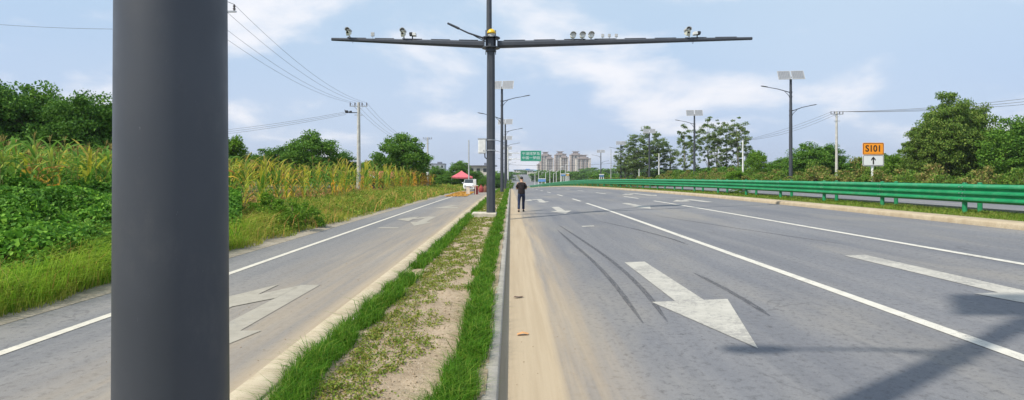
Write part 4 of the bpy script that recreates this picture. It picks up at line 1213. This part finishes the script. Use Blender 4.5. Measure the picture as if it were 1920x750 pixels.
# left
for k, (px, y, py, wd, kd, lb) in enumerate((
    (-95, 32, 150, 5.0, 'darkB', 'dark leafy tree just past the left edge of the picture'),
    (0, 31, 150, 5.2, 'darkA', 'tall dark leafy tree at the left edge above the corn'),
    (75, 33, 158, 4.6, 'darkB', 'tall leafy tree second from the left edge above the corn'),
    (140, 31, 172, 4.2, 'darkA', 'leafy tree above the corn, third from the left edge'),
    (205, 33, 180, 4.4, 'darkB', 'leafy tree touching the left side of the big foreground pole'),
    (30, 38, 185, 6.0, 'darkB', 'darker tree behind the left edge trees'),
    (120, 38, 190, 6.0, 'darkA', 'dark tree behind the third tree from the left edge'),
    (290, 38, 215, 5.0, 'darkA', 'tree hidden behind the big foreground pole'),
    (370, 42, 245, 4.6, 'darkB', 'lower tree hidden behind the big foreground pole'),
    (438, 44, 250, 3.2, 'brightA', 'light green tree just right of the big foreground pole'),
    (500, 60, 278, 5.0, 'darkB', 'low dark tree left of the bushy tree behind the corn'),
    (540, 61, 272, 4.4, 'darkA', 'narrow dark tree left of the bushy tree behind the corn'),
    (588, 60, 246, 6.2, 'darkB', 'tall bushy tree behind the corn, left of the white utility pole'),
    (640, 66, 284, 4.6, 'darkA', 'low dark tree just left of the white utility pole'),
    (700, 74, 300, 4.0, 'darkB', 'low tree between the white utility pole and the round tree'),
    (752, 65, 251, 6.9, 'round', 'round dense green tree right of the white utility pole'),
    (818, 108, 312, 5.5, 'darkB', 'low dark tree right of the round tree'),
    (862, 122, 302, 6.2, 'round', 'rounded tree behind the pink tent'),
    (838, 95, 326, 4.0, 'darkB', 'small bush like tree left of the pink tent'),
    (893, 130, 320, 4.6, 'darkA', 'dark tree in front of the white building'),
    (912, 105, 332, 3.4, 'darkB', 'low tree just left of the gantry pole'),
    (936, 150, 328, 5.0, 'darkA', 'small tree just right of the gantry pole'))):
    put(kd, W(px, y), y, Z(py, y), wd, lb)
for px, y, py, wd in ((470, 82, 296, 7), (530, 90, 290, 8), (620, 95, 296, 8), (680, 100, 302, 7), (790, 140, 314, 9), (815, 160, 318, 9), (880, 180, 322, 10), (925, 200, 324, 8)):
    put('far', W(px, y), y, Z(py, y), wd, 'distant tree filling the gap between the nearer trees on the left', group='distant trees on the left')
put('bush', W(956, 118), 118, Z(337, 118), 1.9, 'dark clipped bush in the planted strip behind the walking man', 'shrub')
for px, y, hh, wd in ((500, 19.0, 1.15, 1.5), (540, 18.2, .95, 1.3), (575, 19.5, .8, 1.2)):
    o = put('bush', W(px, y), y, hh + .15, wd, ('leafy green bush in the verge, nearest the big pole', 'leafy green bush in the verge, middle of three', 'leafy green bush in the verge, right of three')[(500, 540, 575).index(px)], 'shrub')
# right
rp = [
    (1172, 152, 262, 4.2, 'poplarC'), (1192, 150, 248, 5.4, 'poplarC'), (1216, 149, 232, 5.4, 'poplarC'), (1236, 152, 250, 4.6, 'poplarA'), (1258, 150, 272, 3.6, 'poplarA'),
    (1284, 131, 230, 3.0, 'poplarB'), (1303, 128, 240, 2.6, 'poplarB'), (1328, 130, 216, 3.2, 'poplarB'), (1345, 129, 222, 3.0, 'poplarA'), (1362, 131, 226, 3.0, 'poplarB'), (1384, 129, 217, 3.8, 'poplarA'), (1397, 132, 262, 2.6, 'poplarB')]
rl = ['low poplar at the left end of the left poplar group', 'poplar second from the left in the left poplar group', 'tallest poplar of the left group', 'poplar right of the tallest in the left group', 'short poplar at the right end of the left group',
      'slim poplar left of the street lamp in the right group', 'slim poplar behind the street lamp in the right group', 'tall thin poplar right of the street lamp', 'thin poplar in the middle of the right group', 'thin poplar left of the rightmost tall poplar', 'tall full crowned poplar at the right of the right group', 'short poplar at the right end of the right group']
for (px, y, py, wd, kd), lb in zip(rp, rl): put(kd, W(px, y), y, Z(py, y), wd * 1.35, lb)
for px, y, py, wd, kd, lb in (
    (1415, 90, 278, 4.0, 'brightA', 'small light green tree right of the poplars'),
    (1515, 76, 268, 6.0, 'darkB', 'low green tree right of the tall street lamp'),
    (1550, 78, 270, 5.6, 'darkA', 'low green tree left of the utility pole on the right'),
    (1728, 62, 236, 4.6, 'big', 'olive green tree forming the left shoulder of the big tree mass'),
    (1775, 61, 170, 5.6, 'big', 'tallest olive green tree at the right, right of the route sign'),
    (1822, 62, 184, 5.4, 'bigB', 'big olive tree just right of the tallest one'),
    (1858, 60, 236, 4.2, 'bigB', 'lower dark tree right of the big tree mass'),
    (1900, 56, 220, 5.8, 'darkB', 'leafy green tree at the right edge of the picture'),
    (1960, 54, 216, 6.2, 'darkA', 'tree just past the right edge of the picture'),
    (1750, 66, 215, 5.6, 'bigB', 'olive tree behind the left side of the big tree mass'),
    (1800, 67, 200, 6.0, 'bigB', 'olive tree behind the middle of the big tree mass'),
    (1668, 70, 284, 6.0, 'brightA', 'light green low tree right of the route sign'),
    (1625, 74, 294, 6.0, 'darkB', 'low green tree behind the route sign'),
    (1470, 88, 296, 6.5, 'darkB', 'low tree behind the tall street lamp on the right')):
    put(kd, W(px, y), y, Z(py, y), wd, lb)
for k, px in enumerate(range(1130, 2000, 26)):
    y = float(np.interp(px, [1130, 1300, 1500, 1990], [190, 125, 88, 62])) + (k * 37 % 11)
    put('far', W(px, y), y, Z(float(np.interp(px, [1130, 1300, 1500, 1990], [322, 313, 305, 300])) + (k * 53 % 9), y), .062 * y, 'distant low tree in the green band behind the roadside hedge', group='low trees behind the hedge')
# roadside hedge of single shrubs beyond the far carriageway
r = np.random.default_rng(91); k = 0
y = 20.0
while y < 330:
    for row in range(2):
        u_ = 28.4 + row * 2.0 + r.normal() * .3; x = float(u2x(u_, y)) if row == 0 else float(u2x(u_, y)) + .3
        hgt = (1.25 + .95 * r.random()) * (1.0 if row == 0 else 1.35)
        z = float(gX(x, y))
        put('hedge' if (k + row) % 2 else 'hedge2', x, y + r.normal() * .3, z + hgt, (2.2 + .8 * r.random()) * (1 if y < 110 else 1.5), 'brownish green shrub of the roadside hedge beyond the far carriageway', 'shrub', 'shrubs of the roadside hedge')
    k += 1; y += 2.1 if y < 110 else 3.6
put('bush', 14.35, 37, 1.0, 1.4, 'small dark bush growing under the guard rail', 'shrub')
put('brightA', W(1385, 66), 66, Z(318, 66), 3.2, 'rounded yellow green bush behind the guard rail below the poplars', 'shrub').name = 'shrub'

# ------------------------------------------------------------------ walking person
def skin(name, chains, mats, parent=None, sub=2, root=0, ys=1.0):
    """chains: lists of (x, y, z, radius); equal points are shared, one continuous surface"""
    vs = []; rad = []; es = []; key = {}
    def vid(p):
        k = tuple(round(c, 4) for c in p[:3])
        if k not in key: key[k] = len(vs); vs.append(p[:3]); rad.append(p[3])
        return key[k]
    for ch in chains:
        ids = [vid(p) for p in ch]
        es += [(a, b) for a, b in zip(ids, ids[1:]) if a != b]
    me = bpy.data.meshes.new(name); me.from_pydata([(x, y / ys, z) for x, y, z in vs], es, [])
    o = bpy.data.objects.new(name, me); COL.objects.link(o)
    m = o.modifiers.new('skin', 'SKIN'); m.use_smooth_shade = True
    for i, r_ in enumerate(rad):
        me.skin_vertices[0].data[i].radius = (r_, r_); me.skin_vertices[0].data[i].use_root = (i == root)
    s = o.modifiers.new('sub', 'SUBSURF'); s.levels = sub; s.render_levels = sub
    bpy.context.view_layer.update()
    nm = bpy.data.meshes.new_from_object(o.evaluated_get(bpy.context.evaluated_depsgraph_get()))
    bpy.data.objects.remove(o); bpy.data.meshes.remove(me)
    nm.name = name
    for v in nm.vertices: v.co.y *= ys
    nm.materials.clear()
    for mt in (mats if isinstance(mats, list) else [mats]): nm.materials.append(mt)
    for p in nm.polygons: p.use_smooth = True
    return link_mesh(name, nm, parent)
M_SKIN = paint('skin', (.42, .25, .17), .55)
M_SHIRT = paint('black_cotton', (.014, .009, .011), .95, var=.5, scale=9)
M_JEANS = paint('blue_denim', (.016, .026, .065), .9, var=.4, scale=12)
M_HAIR = paint('black_hair', (.012, .010, .010), .6)
M_SHOE = paint('dark_shoes', (.016, .015, .016), .6)
per = empty('person', (.50, 27.9, float(gX(.5, 27.9))), R(-3)); tag(per, 'man in black t-shirt and blue jeans walking away along the kerb, head bent', 'person')
pel = (0, 0, .90, .125); hipL = (-.095, 0, .84, .088); hipR = (.095, .01, .84, .088)
kL = (-.115, -.03, .47, .056); aL = (-.12, -.17, .11, .036); kR = (.085, .13, .49, .056); aR = (.085, .16, .085, .036)
ch = [[pel, (0, .015, 1.08, .115), (0, .04, 1.27, .135), (0, .07, 1.38, .10), (0, .10, 1.435, .052), (0, .14, 1.49, .075), (0, .165, 1.56, .092), (0, .165, 1.615, .066)],
      [(0, .165, 1.56, .092), (0, .245, 1.535, .02)], [(0, .165, 1.56, .092), (-.085, .15, 1.55, .016)], [(0, .165, 1.56, .092), (.085, .15, 1.55, .016)],
      [pel, hipL, (-.105, .0, .66, .078), kL, (-.12, -.11, .28, .05), aL, (-.125, -.13, .055, .026), (-.13, -.04, .035, .020)],
      [pel, hipR, (.10, .06, .66, .078), kR, (.085, .15, .29, .052), aR, (.088, .18, .045, .028), (.09, .26, .035, .020)]]
for s in (-1, 1):
    sh = (s * .165, .05, 1.36, .062); el = (s * .235, .04, 1.10, .041); wr = (s * .10, .25, 1.14, .027); pm = (s * .055, .29, 1.16, .026)
    ch.append([(0, .04, 1.27, .135), sh, (s * .205, .04, 1.23, .05), el, (s * .19, .14, 1.10, .038), wr, pm])
    for k in range(4):
        d = (k - 1.5) * .021
        ch.append([pm, (s * .045 + d * .3, .33, 1.17 + d, .0095), (s * .03 + d * .3, .355 - abs(d) * .3, 1.185 + d, .0085), (s * .012, .345, 1.19 + d, .0075)])
    ch.append([wr, (s * .07, .27, 1.165, .011), (s * .04, .275, 1.20, .009)])
skin('body', ch, M_SKIN, per, 2)
skin('t_shirt', [[(0, .0, .80, .185), (0, .01, .90, .19), (0, .012, 1.0, .182), (0, .015, 1.10, .178), (0, .04, 1.25, .180), (0, .06, 1.35, .135), (0, .085, 1.41, .08)],
                 [(0, .04, 1.25, .180), (-.15, .05, 1.345, .088), (-.20, .045, 1.23, .080), (-.228, .04, 1.12, .074)],
                 [(0, .04, 1.25, .180), (.15, .05, 1.345, .088), (.20, .045, 1.23, .080), (.228, .04, 1.12, .074)]], M_SHIRT, per, 2, ys=.86)
skin('jeans', [[(0, 0, .96, .155), (0, 0, .86, .150)], [(0, 0, .86, .150), (-.10, 0, .80, .098), (-.108, .0, .66, .090), (-.117, -.03, .47, .070), (-.122, -.11, .28, .066), (-.122, -.165, .12, .064)],
               [(0, 0, .86, .150), (.10, .01, .80, .098), (.102, .06, .66, .090), (.087, .13, .48, .072), (.086, .15, .29, .068), (.086, .16, .10, .068)]], M_JEANS, per, 2)
skin('hair', [[(0, .11, 1.53, .062), (0, .135, 1.59, .092), (0, .17, 1.635, .078), (0, .215, 1.625, .05)]], M_HAIR, per, 2)
for (x, y, z, tz) in ((-.125, -.13, .05, .03), (.09, .18, .045, 0)):
    skin('shoe', [[(x, y - .07, z + .01, .050), (x, y + .02, z, .056), (x, y + .10, z - .004 + tz * -.3, .050), (x, y + .16, z - .01 - tz * .3, .036)]], M_SHOE, per, 2)

# ------------------------------------------------------------------ roadside stall, car and tent
M_CARW = paint('car_white', (.76, .77, .78), .3, var=.03)
M_GLASSD = paint('car_glass', (.04, .05, .055), .12)
M_TYREM = paint('tyre_black', (.02, .02, .02), .85)
car = empty('parked_car', (-5.7, 80.0, float(prof(80))), R(4)); tag(car, 'small white car facing the camera beside the pink tent', 'car')
def cring(y, zb, zt, wb, wt):
    return [(-wb, y, zb), (-wb * 1.02, y, (zb + zt) / 2), (-wt, y, zt - .05), (-wt * .9, y, zt), (wt * .9, y, zt), (wt, y, zt - .05), (wb * 1.02, y, (zb + zt) / 2), (wb, y, zb)]
MB().loft([cring(0, .35, .62, .68, .66), cring(.08, .22, .80, .78, .74), cring(.6, .2, .93, .82, .77), cring(1.0, .2, 1.0, .83, .78), cring(3.5, .2, 1.02, .83, .78), cring(3.85, .25, .98, .80, .74), cring(3.95, .4, .8, .72, .68)]).build('body', M_CARW, car)
cab = MB(); tri = lambda y, z, w_: [(-w_, y, z), (w_, y, z)]
cab.add([(-.76, 1.0, .98), (.76, 1.0, .98), (.60, 1.65, 1.52), (-.60, 1.65, 1.52), (-.60, 3.2, 1.52), (.60, 3.2, 1.52), (.72, 3.75, 1.0), (-.72, 3.75, 1.0)],
        [(0, 3, 4, 7), (1, 6, 5, 2), (3, 2, 5, 4), (4, 5, 6, 7), (0, 1, 2, 3), (0, 7, 6, 1)])
cb_ = cab.build('roof', M_CARW, car)
m = MB(); m.add([(-.69, 1.03, 1.03), (.69, 1.03, 1.03), (.56, 1.60, 1.50), (-.56, 1.60, 1.50)], [(0, 1, 2, 3)]); m2 = m.build('windscreen', M_GLASSD, car); m2.location = (0, -.012, .012)
for s in (-1, 1):
    m = MB(); m.add([(s * .745, 1.2, 1.05), (s * .745, 3.5, 1.05), (s * .625, 3.1, 1.46), (s * .625, 1.7, 1.46)], [(0, 1, 2, 3)]); q = m.build('side_window', M_GLASSD, car); q.location = (s * .012, 0, .004)
    MB().bevbox((s * .56, .03, .66), (.30, .14, .15), .04).build('headlight', M_STEEL, car)
    MB().bevbox((s * .90, 1.25, 1.05), (.18, .09, .13), .03).build('wing_mirror', M_CARW, car)
    for y in (.72, 3.15):
        wh = MB().tube([(s * .62, y, .29), (s * .84, y, .29)], .29, 20).build('wheel', M_TYREM, car)
        MB().tube([(s * .838, y, .29), (s * .85, y, .29)], .18, 14).build('rim', M_STEEL, wh)
MB().bevbox((0, -.02, .60), (.7, .06, .10), .02).bevbox((0, -.01, .34), (1.1, .06, .14), .03).build('grille', M_DARK, car)
MB().bevbox((0, -.06, .46), (.42, .02, .11), .005).build('number_plate', paint('plate_blue', (.05, .10, .35), .4), car)
MB().bevbox((0, -.03, .25), (1.5, .10, .12), .03).build('bumper', M_CARW, car)

M_PINK = paint('tent_cloth', (.62, .13, .16), .8, var=.08, scale=1.5)
tent = empty('market_tent', (-8.1, 96, float(gX(-8.1, 96))), R(8)); tag(tent, 'pink red pop up tent with four thin legs by the roadside', 'tent')
m = MB(); hw = 1.7; n = 8; V = []; F = []
rings = []
for j in range(6):
    t = j / 5; rr = hw * (1 - t); z = 1.95 + .95 * (t ** 1.35)
    ring = []
    for c0, c1 in (((-1, -1), (1, -1)), ((1, -1), (1, 1)), ((1, 1), (-1, 1)), ((-1, 1), (-1, -1))):
        for q in range(4):
            f = q / 4; sag = -.06 * math.sin(math.pi * f) * (1 - t)
            ring.append(((c0[0] + (c1[0] - c0[0]) * f) * max(rr, .02), (c0[1] + (c1[1] - c0[1]) * f) * max(rr, .02), z + sag))
    rings.append(ring)
low = [(x * 1.01, y * 1.01, z - .26) for x, y, z in rings[0]]
m.loft([low] + rings, sm=False, caps=False).build('canopy', M_PINK, tent)
for sx_ in (-1, 1):
    for sy_ in (-1, 1): MB().box((sx_ * 1.64, sy_ * 1.64, .97), (.05, .05, 1.96)).build('leg', M_WHITE, tent)
MB().box((0, -1.64, 1.72), (3.2, .03, .03)).box((0, 1.64, 1.72), (3.2, .03, .03)).box((-1.64, 0, 1.72), (.03, 3.2, .03)).box((1.64, 0, 1.72), (.03, 3.2, .03)).build('frame', M_STEEL, tent)

M_STALL = paint('stall_board', (.70, .60, .50), .8, dirt=(.4, .25, .2))
M_REDC = paint('stall_red', (.30, .05, .05), .8)
st = empty('stall_table', (-3.85, 57, float(prof(57)))); tag(st, 'small pale wooden table standing on the path in front of the white car', 'table')
MB().bevbox((0, 0, .74), (.95, .6, .05), .01).build('table_top', M_STALL, st)
for a, b_ in ((-.42, -.25), (.42, -.25), (-.42, .25), (.42, .25)): MB().box((a, b_, .36), (.06, .06, .72)).build('leg', M_STALL, st)
MB().bevbox((-.30, -.28, .36), (.34, .02, .66), .005).build('front_board', M_STALL, st)
bx = empty('goods_box', (-3.38, 57.2, float(prof(57)))); tag(bx, 'dark red box standing at the right end of the pale table', 'box')
MB().bevbox((0, 0, .42), (.36, .4, .84), .02).build('box_body', M_REDC, bx); MB().bevbox((0, 0, .86), (.40, .44, .05), .01).build('lid', M_STALL, bx)
sg = empty('stall_sign', (-3.62, 58.6, float(prof(58)))); tag(sg, 'upright white board on a post beside the white car', 'sign board')
MB().tube([(0, 0, 0), (0, 0, 1.5)], .03, 8).build('post', M_WHITE, sg); MB().bevbox((0, -.04, 1.15), (.30, .03, .66), .01).build('board', M_WHITE, sg)
for k, (x, y, sz, lb) in enumerate(((-3.35, 66, .55, 'dark red sack standing right of the white car'), (-2.95, 67.5, .45, 'smaller brown sack right of the white car'))):
    o = MB().loft([[(sz * rr * .5 * math.cos(a), sz * rr * .42 * math.sin(a), zz) for a in np.linspace(0, 2 * math.pi, 13)[:-1]] for rr, zz in ((.8, 0), (1.05, .12), (1.1, .4), (.85, .65), (.25, .78), (.4, .88))]).build('sack', (M_REDC if k == 0 else paint('sack_brown', (.20, .10, .06), .9)), loc=(x, y, float(prof(y))))
    tag(o, lb, 'sack')

# shed with red roof and white tarpaulin behind the corn
sh = empty('field_shed', (-12.6, 56, float(gX(-12.6, 56)))); tag(sh, 'low shed with rusty red roof behind the corn right of the white utility pole', 'shed')
MB().box((0, 0, .55), (2.6, 2.2, 1.1)).build('wall', paint('shed_wall', (.10, .07, .06), .9), sh)
m = MB()
for k in range(14): m.box((-1.4 + k * .21, 0, 1.42 + (.012 if k % 2 else 0)), (.22, 2.7, .05), rx=.25)
m.build('roof', paint('rusty_roof', (.33, .085, .05), .8, var=.3), sh)
tp = MB(); nx, ny = 8, 5
vs = [(x, y, 2.05 - .42 * (x + 1.0) - .05 * math.sin(x * 4) - .08 * y) for y in np.linspace(-.9, .9, ny) for x in np.linspace(-1.0, .95, nx)]
vs += [(x, y, z - .04) for x, y, z in vs]
fs = [(j * nx + i, j * nx + i + 1, (j + 1) * nx + i + 1, (j + 1) * nx + i) for j in range(ny - 1) for i in range(nx - 1)]
tp.add(vs, fs + [tuple(i + nx * ny for i in f[::-1]) for f in fs], 0, True)
t_o = tp.build('tarpaulin', paint('white_tarp', (.72, .70, .68), .7), loc=(-12.75, 54.2, float(gX(-12.6, 54)) - .35)); tag(t_o, 'sagging white tarpaulin sloping down beside the red roofed shed', 'tarpaulin')

# ------------------------------------------------------------------ buildings
def slab(name, x, y, wd, dp, h, base, label, wall, roof, nwx, nwz, dark=M_GLASSD, over=.5):
    o = empty(name, (x, y, base)); tag(o, label, 'building')
    MB().box((0, 0, h / 2), (wd, dp, h)).build('wall', wall, o)
    MB().box((0, 0, h + .2), (wd + over * 2, dp + over * 2, .4)).box((wd * .2, 0, h + .9), (wd * .22, dp * .5, 1.0)).build('roof', roof, o)
    for i in range(nwx):
        for j in range(nwz):
            w_ = MB().box((-wd / 2 + wd * (i + .5) / nwx, -dp / 2 - .01, h * (j + .55) / nwz), (wd / nwx * .5, .06, h / nwz * .42)).build('window', dark, o)
    return o
M_CREAMW = paint('cream_wall', (.60, .56, .50), .85, scale=1)
M_ROOFG = paint('grey_roof', (.17, .18, .22), .8)
M_PALEW = paint('pale_wall', (.40, .43, .48), .85, scale=1)
slab('farm_building', W(904, 240), 240, 10.5, 9, Z(312, 240) + 5.2, -5.2, 'pale building with flat grey roof just left of the gantry pole', M_CREAMW, M_ROOFG, 4, 3, over=.8)
slab('farm_building', W(818, 360), 360, 11, 10, Z(308, 360) + 5, -5, 'grey building showing above the trees left of the thin bare pole', M_PALEW, M_ROOFG, 4, 4, over=.2)

M_T = [paint('tower_beige', (.58, .46, .38), .85, scale=.05), paint('tower_pale', (.72, .65, .58), .85, scale=.05), paint('tower_brown', (.36, .30, .28), .85, scale=.05)]
w = NT('tower_windows'); v = w.coords(); sp_ = w.n('ShaderNodeSeparateXYZ'); w.t.links.new(v, sp_.inputs[0])
fz = w.math('FRACT', w.math('MULTIPLY', sp_.outputs[2], 1 / 3.1))
M_TW = w.end(w.bsdf(w.mix(w.ramp(fz, .45, .5, 0, 1, smooth=False), (.13, .14, .17), (.50, .46, .42)), .5))
def tower(px0, px1, py, y, label, steps=1, seed=0):
    """tall block of flats: bays of alternating depth, floors of windows, crown on the roof"""
    r = random.Random(seed); x0, x1 = W(px0, y), W(px1, y); base = 2.0; H = Z(py, y) - base
    wd = x1 - x0; o = empty('apartment_tower', ((x0 + x1) / 2, y, base)); tag(o, label, 'apartment tower')
    nb = 7; bw = wd / nb
    for b_ in range(nb):
        xc = -wd / 2 + bw * (b_ + .5); inset = (0, 2.5, .8, 3.2, .8, 2.5, 0)[b_]
        k = (0, 2, 1, 2, 1, 2, 0)[b_] if seed % 2 else (1, 2, 0, 0, 2, 0, 1)[b_]
        MB().box((xc, inset / 2 + 7, H / 2), (bw - .01, 14 - inset, H)).build('facade_bay', M_T[k], o)
        if inset: MB().box((xc, inset - .08, H / 2), (bw * .6, .16, H - 4)).build('window_column', M_TW, o)
        else: MB().box((xc, -.1, H / 2), (bw * .4, .2, H - 4)).build('window_column', M_TW, o)
    rf = MB().box((0, 7, H + .7), (wd * 1.02, 15.4, 1.4)).box((0, 7, H + 4.2), (wd * .42, 9, 5.6)).box((0, 7, H + 7.4), (wd * .62, 11, .9))
    for s_ in (-.3, .3): rf.box((wd * s_, 7, H + 2.5), (wd * .10, 6, 2.4))
    rf.build('roof', M_T[2], o)
TY = 1150
for k, a in enumerate(((1007, 1024, 309, TY + 60, 'leftmost brown tower block, partly behind the green direction sign'), (1013, 1033, 292, TY, 'tower block just right of the green direction sign'), (1024, 1038, 298, TY - 50, 'lower tower block right of the first tall one'),
                       (1040, 1061, 291, TY, 'tall tower block of the middle pair'), (1051, 1066, 296, TY - 40, 'lower tower block in front of the middle tall one'),
                       (1069, 1091, 291, TY, 'tall pale tower block of the right pair'), (1080, 1108, 298, TY - 60, 'rightmost broad tower block in front of the tall pale one'))):
    tower(*a, seed=k)

# ------------------------------------------------------------------ far end of the road
M_BLUEH = paint('blue_hoarding', (.12, .30, .62), .6)
M_TEAL = paint('teal_roof', (.25, .42, .55), .7)
fl = ['far white street light left of the tower blocks']
proto = None
for k, (px, y, py) in enumerate(((1003, 330, 322), (1010, 310, 320), (1023, 300, 322), (1031, 290, 318), (1038, 320, 324), (1043, 280, 320), (1051, 270, 312), (1060, 265, 308), (995, 420, 322), (1016, 380, 323))):
    x = W(px, y); z = float(gX(x, y))
    if proto is None:
        o = empty('street_light'); MB().tube([(0, 0, 0), (0, 0, 6.0)], [.16, .10], 8).build('pole', M_WHITE, o)
        MB().tube([(0, 0, 5.9), (1.1, 0, 6.2)], .07, 6).bevbox((1.2, 0, 6.22), (.6, .25, .1), .03).build('lamp_head', M_WHITE, o); proto = o
    else: o = copy_tree(proto)
    o.location = (x, y, z); o.scale = (1, 1, max(.5, (Z(py, y) - z) / 6.2)); tag(o, 'white street light in the far cluster below the tower blocks', 'street light', 'far white street lights')
def hoarding(px0, px1, py0, py1, y, mat, label):
    x0, x1 = W(px0, y), W(px1, y); zt, zb_ = Z(py0, y), Z(py1, y)
    o = empty('hoarding', ((x0 + x1) / 2, y, zb_)); tag(o, label, 'hoarding')
    MB().bevbox((0, 0, (zt - zb_) / 2 + .15), (x1 - x0, .25, zt - zb_ - .3), .03).build('board', mat, o)
    MB().bevbox((0, -.02, zt - zb_ - .05), (x1 - x0 + .2, .35, .3), .03).build('top_rail', M_WHITE, o)
    zg = float(gX((x0 + x1) / 2, y))
    m_ = MB()
    for q in (-.45, 0, .45): m_.box((q * (x1 - x0), .1, (zg - zb_) / 2 + .05), (.25, .2, abs(zb_ - zg) + .5))
    m_.build('post', M_WHITE, o)
hoarding(1009, 1023, 335, 342, 262, M_BLUEH, 'light blue hoarding right of the far rising road')
hoarding(1052, 1060, 326, 331, 240, M_BLUEH, 'small blue board below the middle tower blocks')
hoarding(1062, 1067, 325, 331, 238, paint('yellow_board', (.65, .42, .12), .6), 'small yellow board right of the small blue board')
hoarding(1124, 1132, 327, 333, 172, M_BLUEH, 'small blue road sign board in the hedge right of the tower blocks')
slab('far_shed', W(982, 900), 900, 30, 12, 9, 1.5, 'far building with blue roof at the top of the rising road', M_CREAMW, M_BLUEH, 8, 2, over=1)
slab('far_shed', W(1000, 780), 780, 16, 12, 6.5, 1.5, 'far low building with teal roof left of the tower blocks', M_CREAMW, M_TEAL, 5, 2, over=1)
for k, px in enumerate(list(range(800, 1000, 14)) + list(range(1000, 1140, 9))):
    y = (330, 390, 450)[k % 3] if px < 1000 else (350, 420, 520)[k % 3]
    if 955 < px < 1003: y = 820
    put('far', W(px, y), y, Z((323, 319, 326, 321)[k % 4] if px < 1000 else (322, 318, 325, 321)[k % 4], y), .036 * y * (.7 if 955 < px < 1003 else 1), 'faint distant tree on the horizon', group='faint distant trees on the horizon')
r = np.random.default_rng(95)
for k, a in enumerate(np.linspace(-60, 62, 90)):
    if -13 < a < 9: continue
    d = 420 + 160 * r.random(); x = d * math.tan(R(a)) * .8; z = float(gX(x, d))
    put('far', x, d, max(z, 0) + 6.5 + 3.5 * r.random(), 21 + 9 * r.random(), 'faint distant tree on the horizon', group='faint distant trees on the horizon')

# ------------------------------------------------------------------ litter on the sandy road edge
x, y = .105, 8.35
m = MB(); m.add([(-.07, -.02, .012), (-.02, -.045, .02), (.05, -.02, .014), (.08, .02, .024), (.01, .04, .012), (-.05, .02, .022)], [(0, 1, 5), (1, 2, 5), (2, 4, 5), (2, 3, 4)])
tag(m.build('dead_leaf', paint('dead_leaf_brown', (.09, .045, .025), .8), loc=(x, y, float(gX(x, y)) + .004)), 'dark brown crumpled leaf on the sand beside the kerb', 'leaf')
x, y = .13, 6.4
m = MB(); m.add([(-.065, -.03, .01), (0, -.035, .028), (.06, -.02, .012), (.065, .025, .018), (0, .035, .03), (-.06, .03, .012)], [(0, 1, 4, 5), (1, 2, 3, 4)])
tag(m.build('scrap_paper', paint('orange_scrap', (.58, .30, .12), .8), loc=(x, y, float(gX(x, y)) + .004)), 'orange brown scrap lying on the sand beside the kerb', 'litter')
r = np.random.default_rng(99); n = 420
y = 3.6 * (26 / 3.6) ** r.random(n); x = np.where(r.random(n) < .6, .05 + .9 * r.random(n) ** 1.6, -2.2 - 1.6 * r.random(n) ** 1.6)
P = np.stack([x, y, gX(x, y) + .003], 1); s_ = (.003 + .008 * r.random(n) ** 3)[:, None, None]
V = (P[:, None, :] + oc[None] * s_ * (.7 + .6 * r.random((n, 6, 1)))).reshape(-1, 3); F = (np.arange(n)[:, None, None] * 6 + bF[None]).reshape(-1, 3)
tag(np_mesh('gravel', V, F, M_SOIL), 'loose grit on the sandy road edges', 'gravel', kind='stuff')

# ------------------------------------------------------------------ haze
w = NT('haze_air')
pv = w.n('ShaderNodeVolumePrincipled'); pv.inputs['Color'].default_value = (.80, .88, 1.0, 1); pv.inputs['Density'].default_value = .00020; pv.inputs['Anisotropy'].default_value = .2
w.t.links.new(pv.outputs[0], w.out.inputs['Volume'])
HZ = True
if HZ:
    hz_ = MB().box((0, 1150, 40), (6200, 3100, 92)).build('haze', w.m); tag(hz_, 'thin pale haze filling the air', 'haze', kind='stuff')
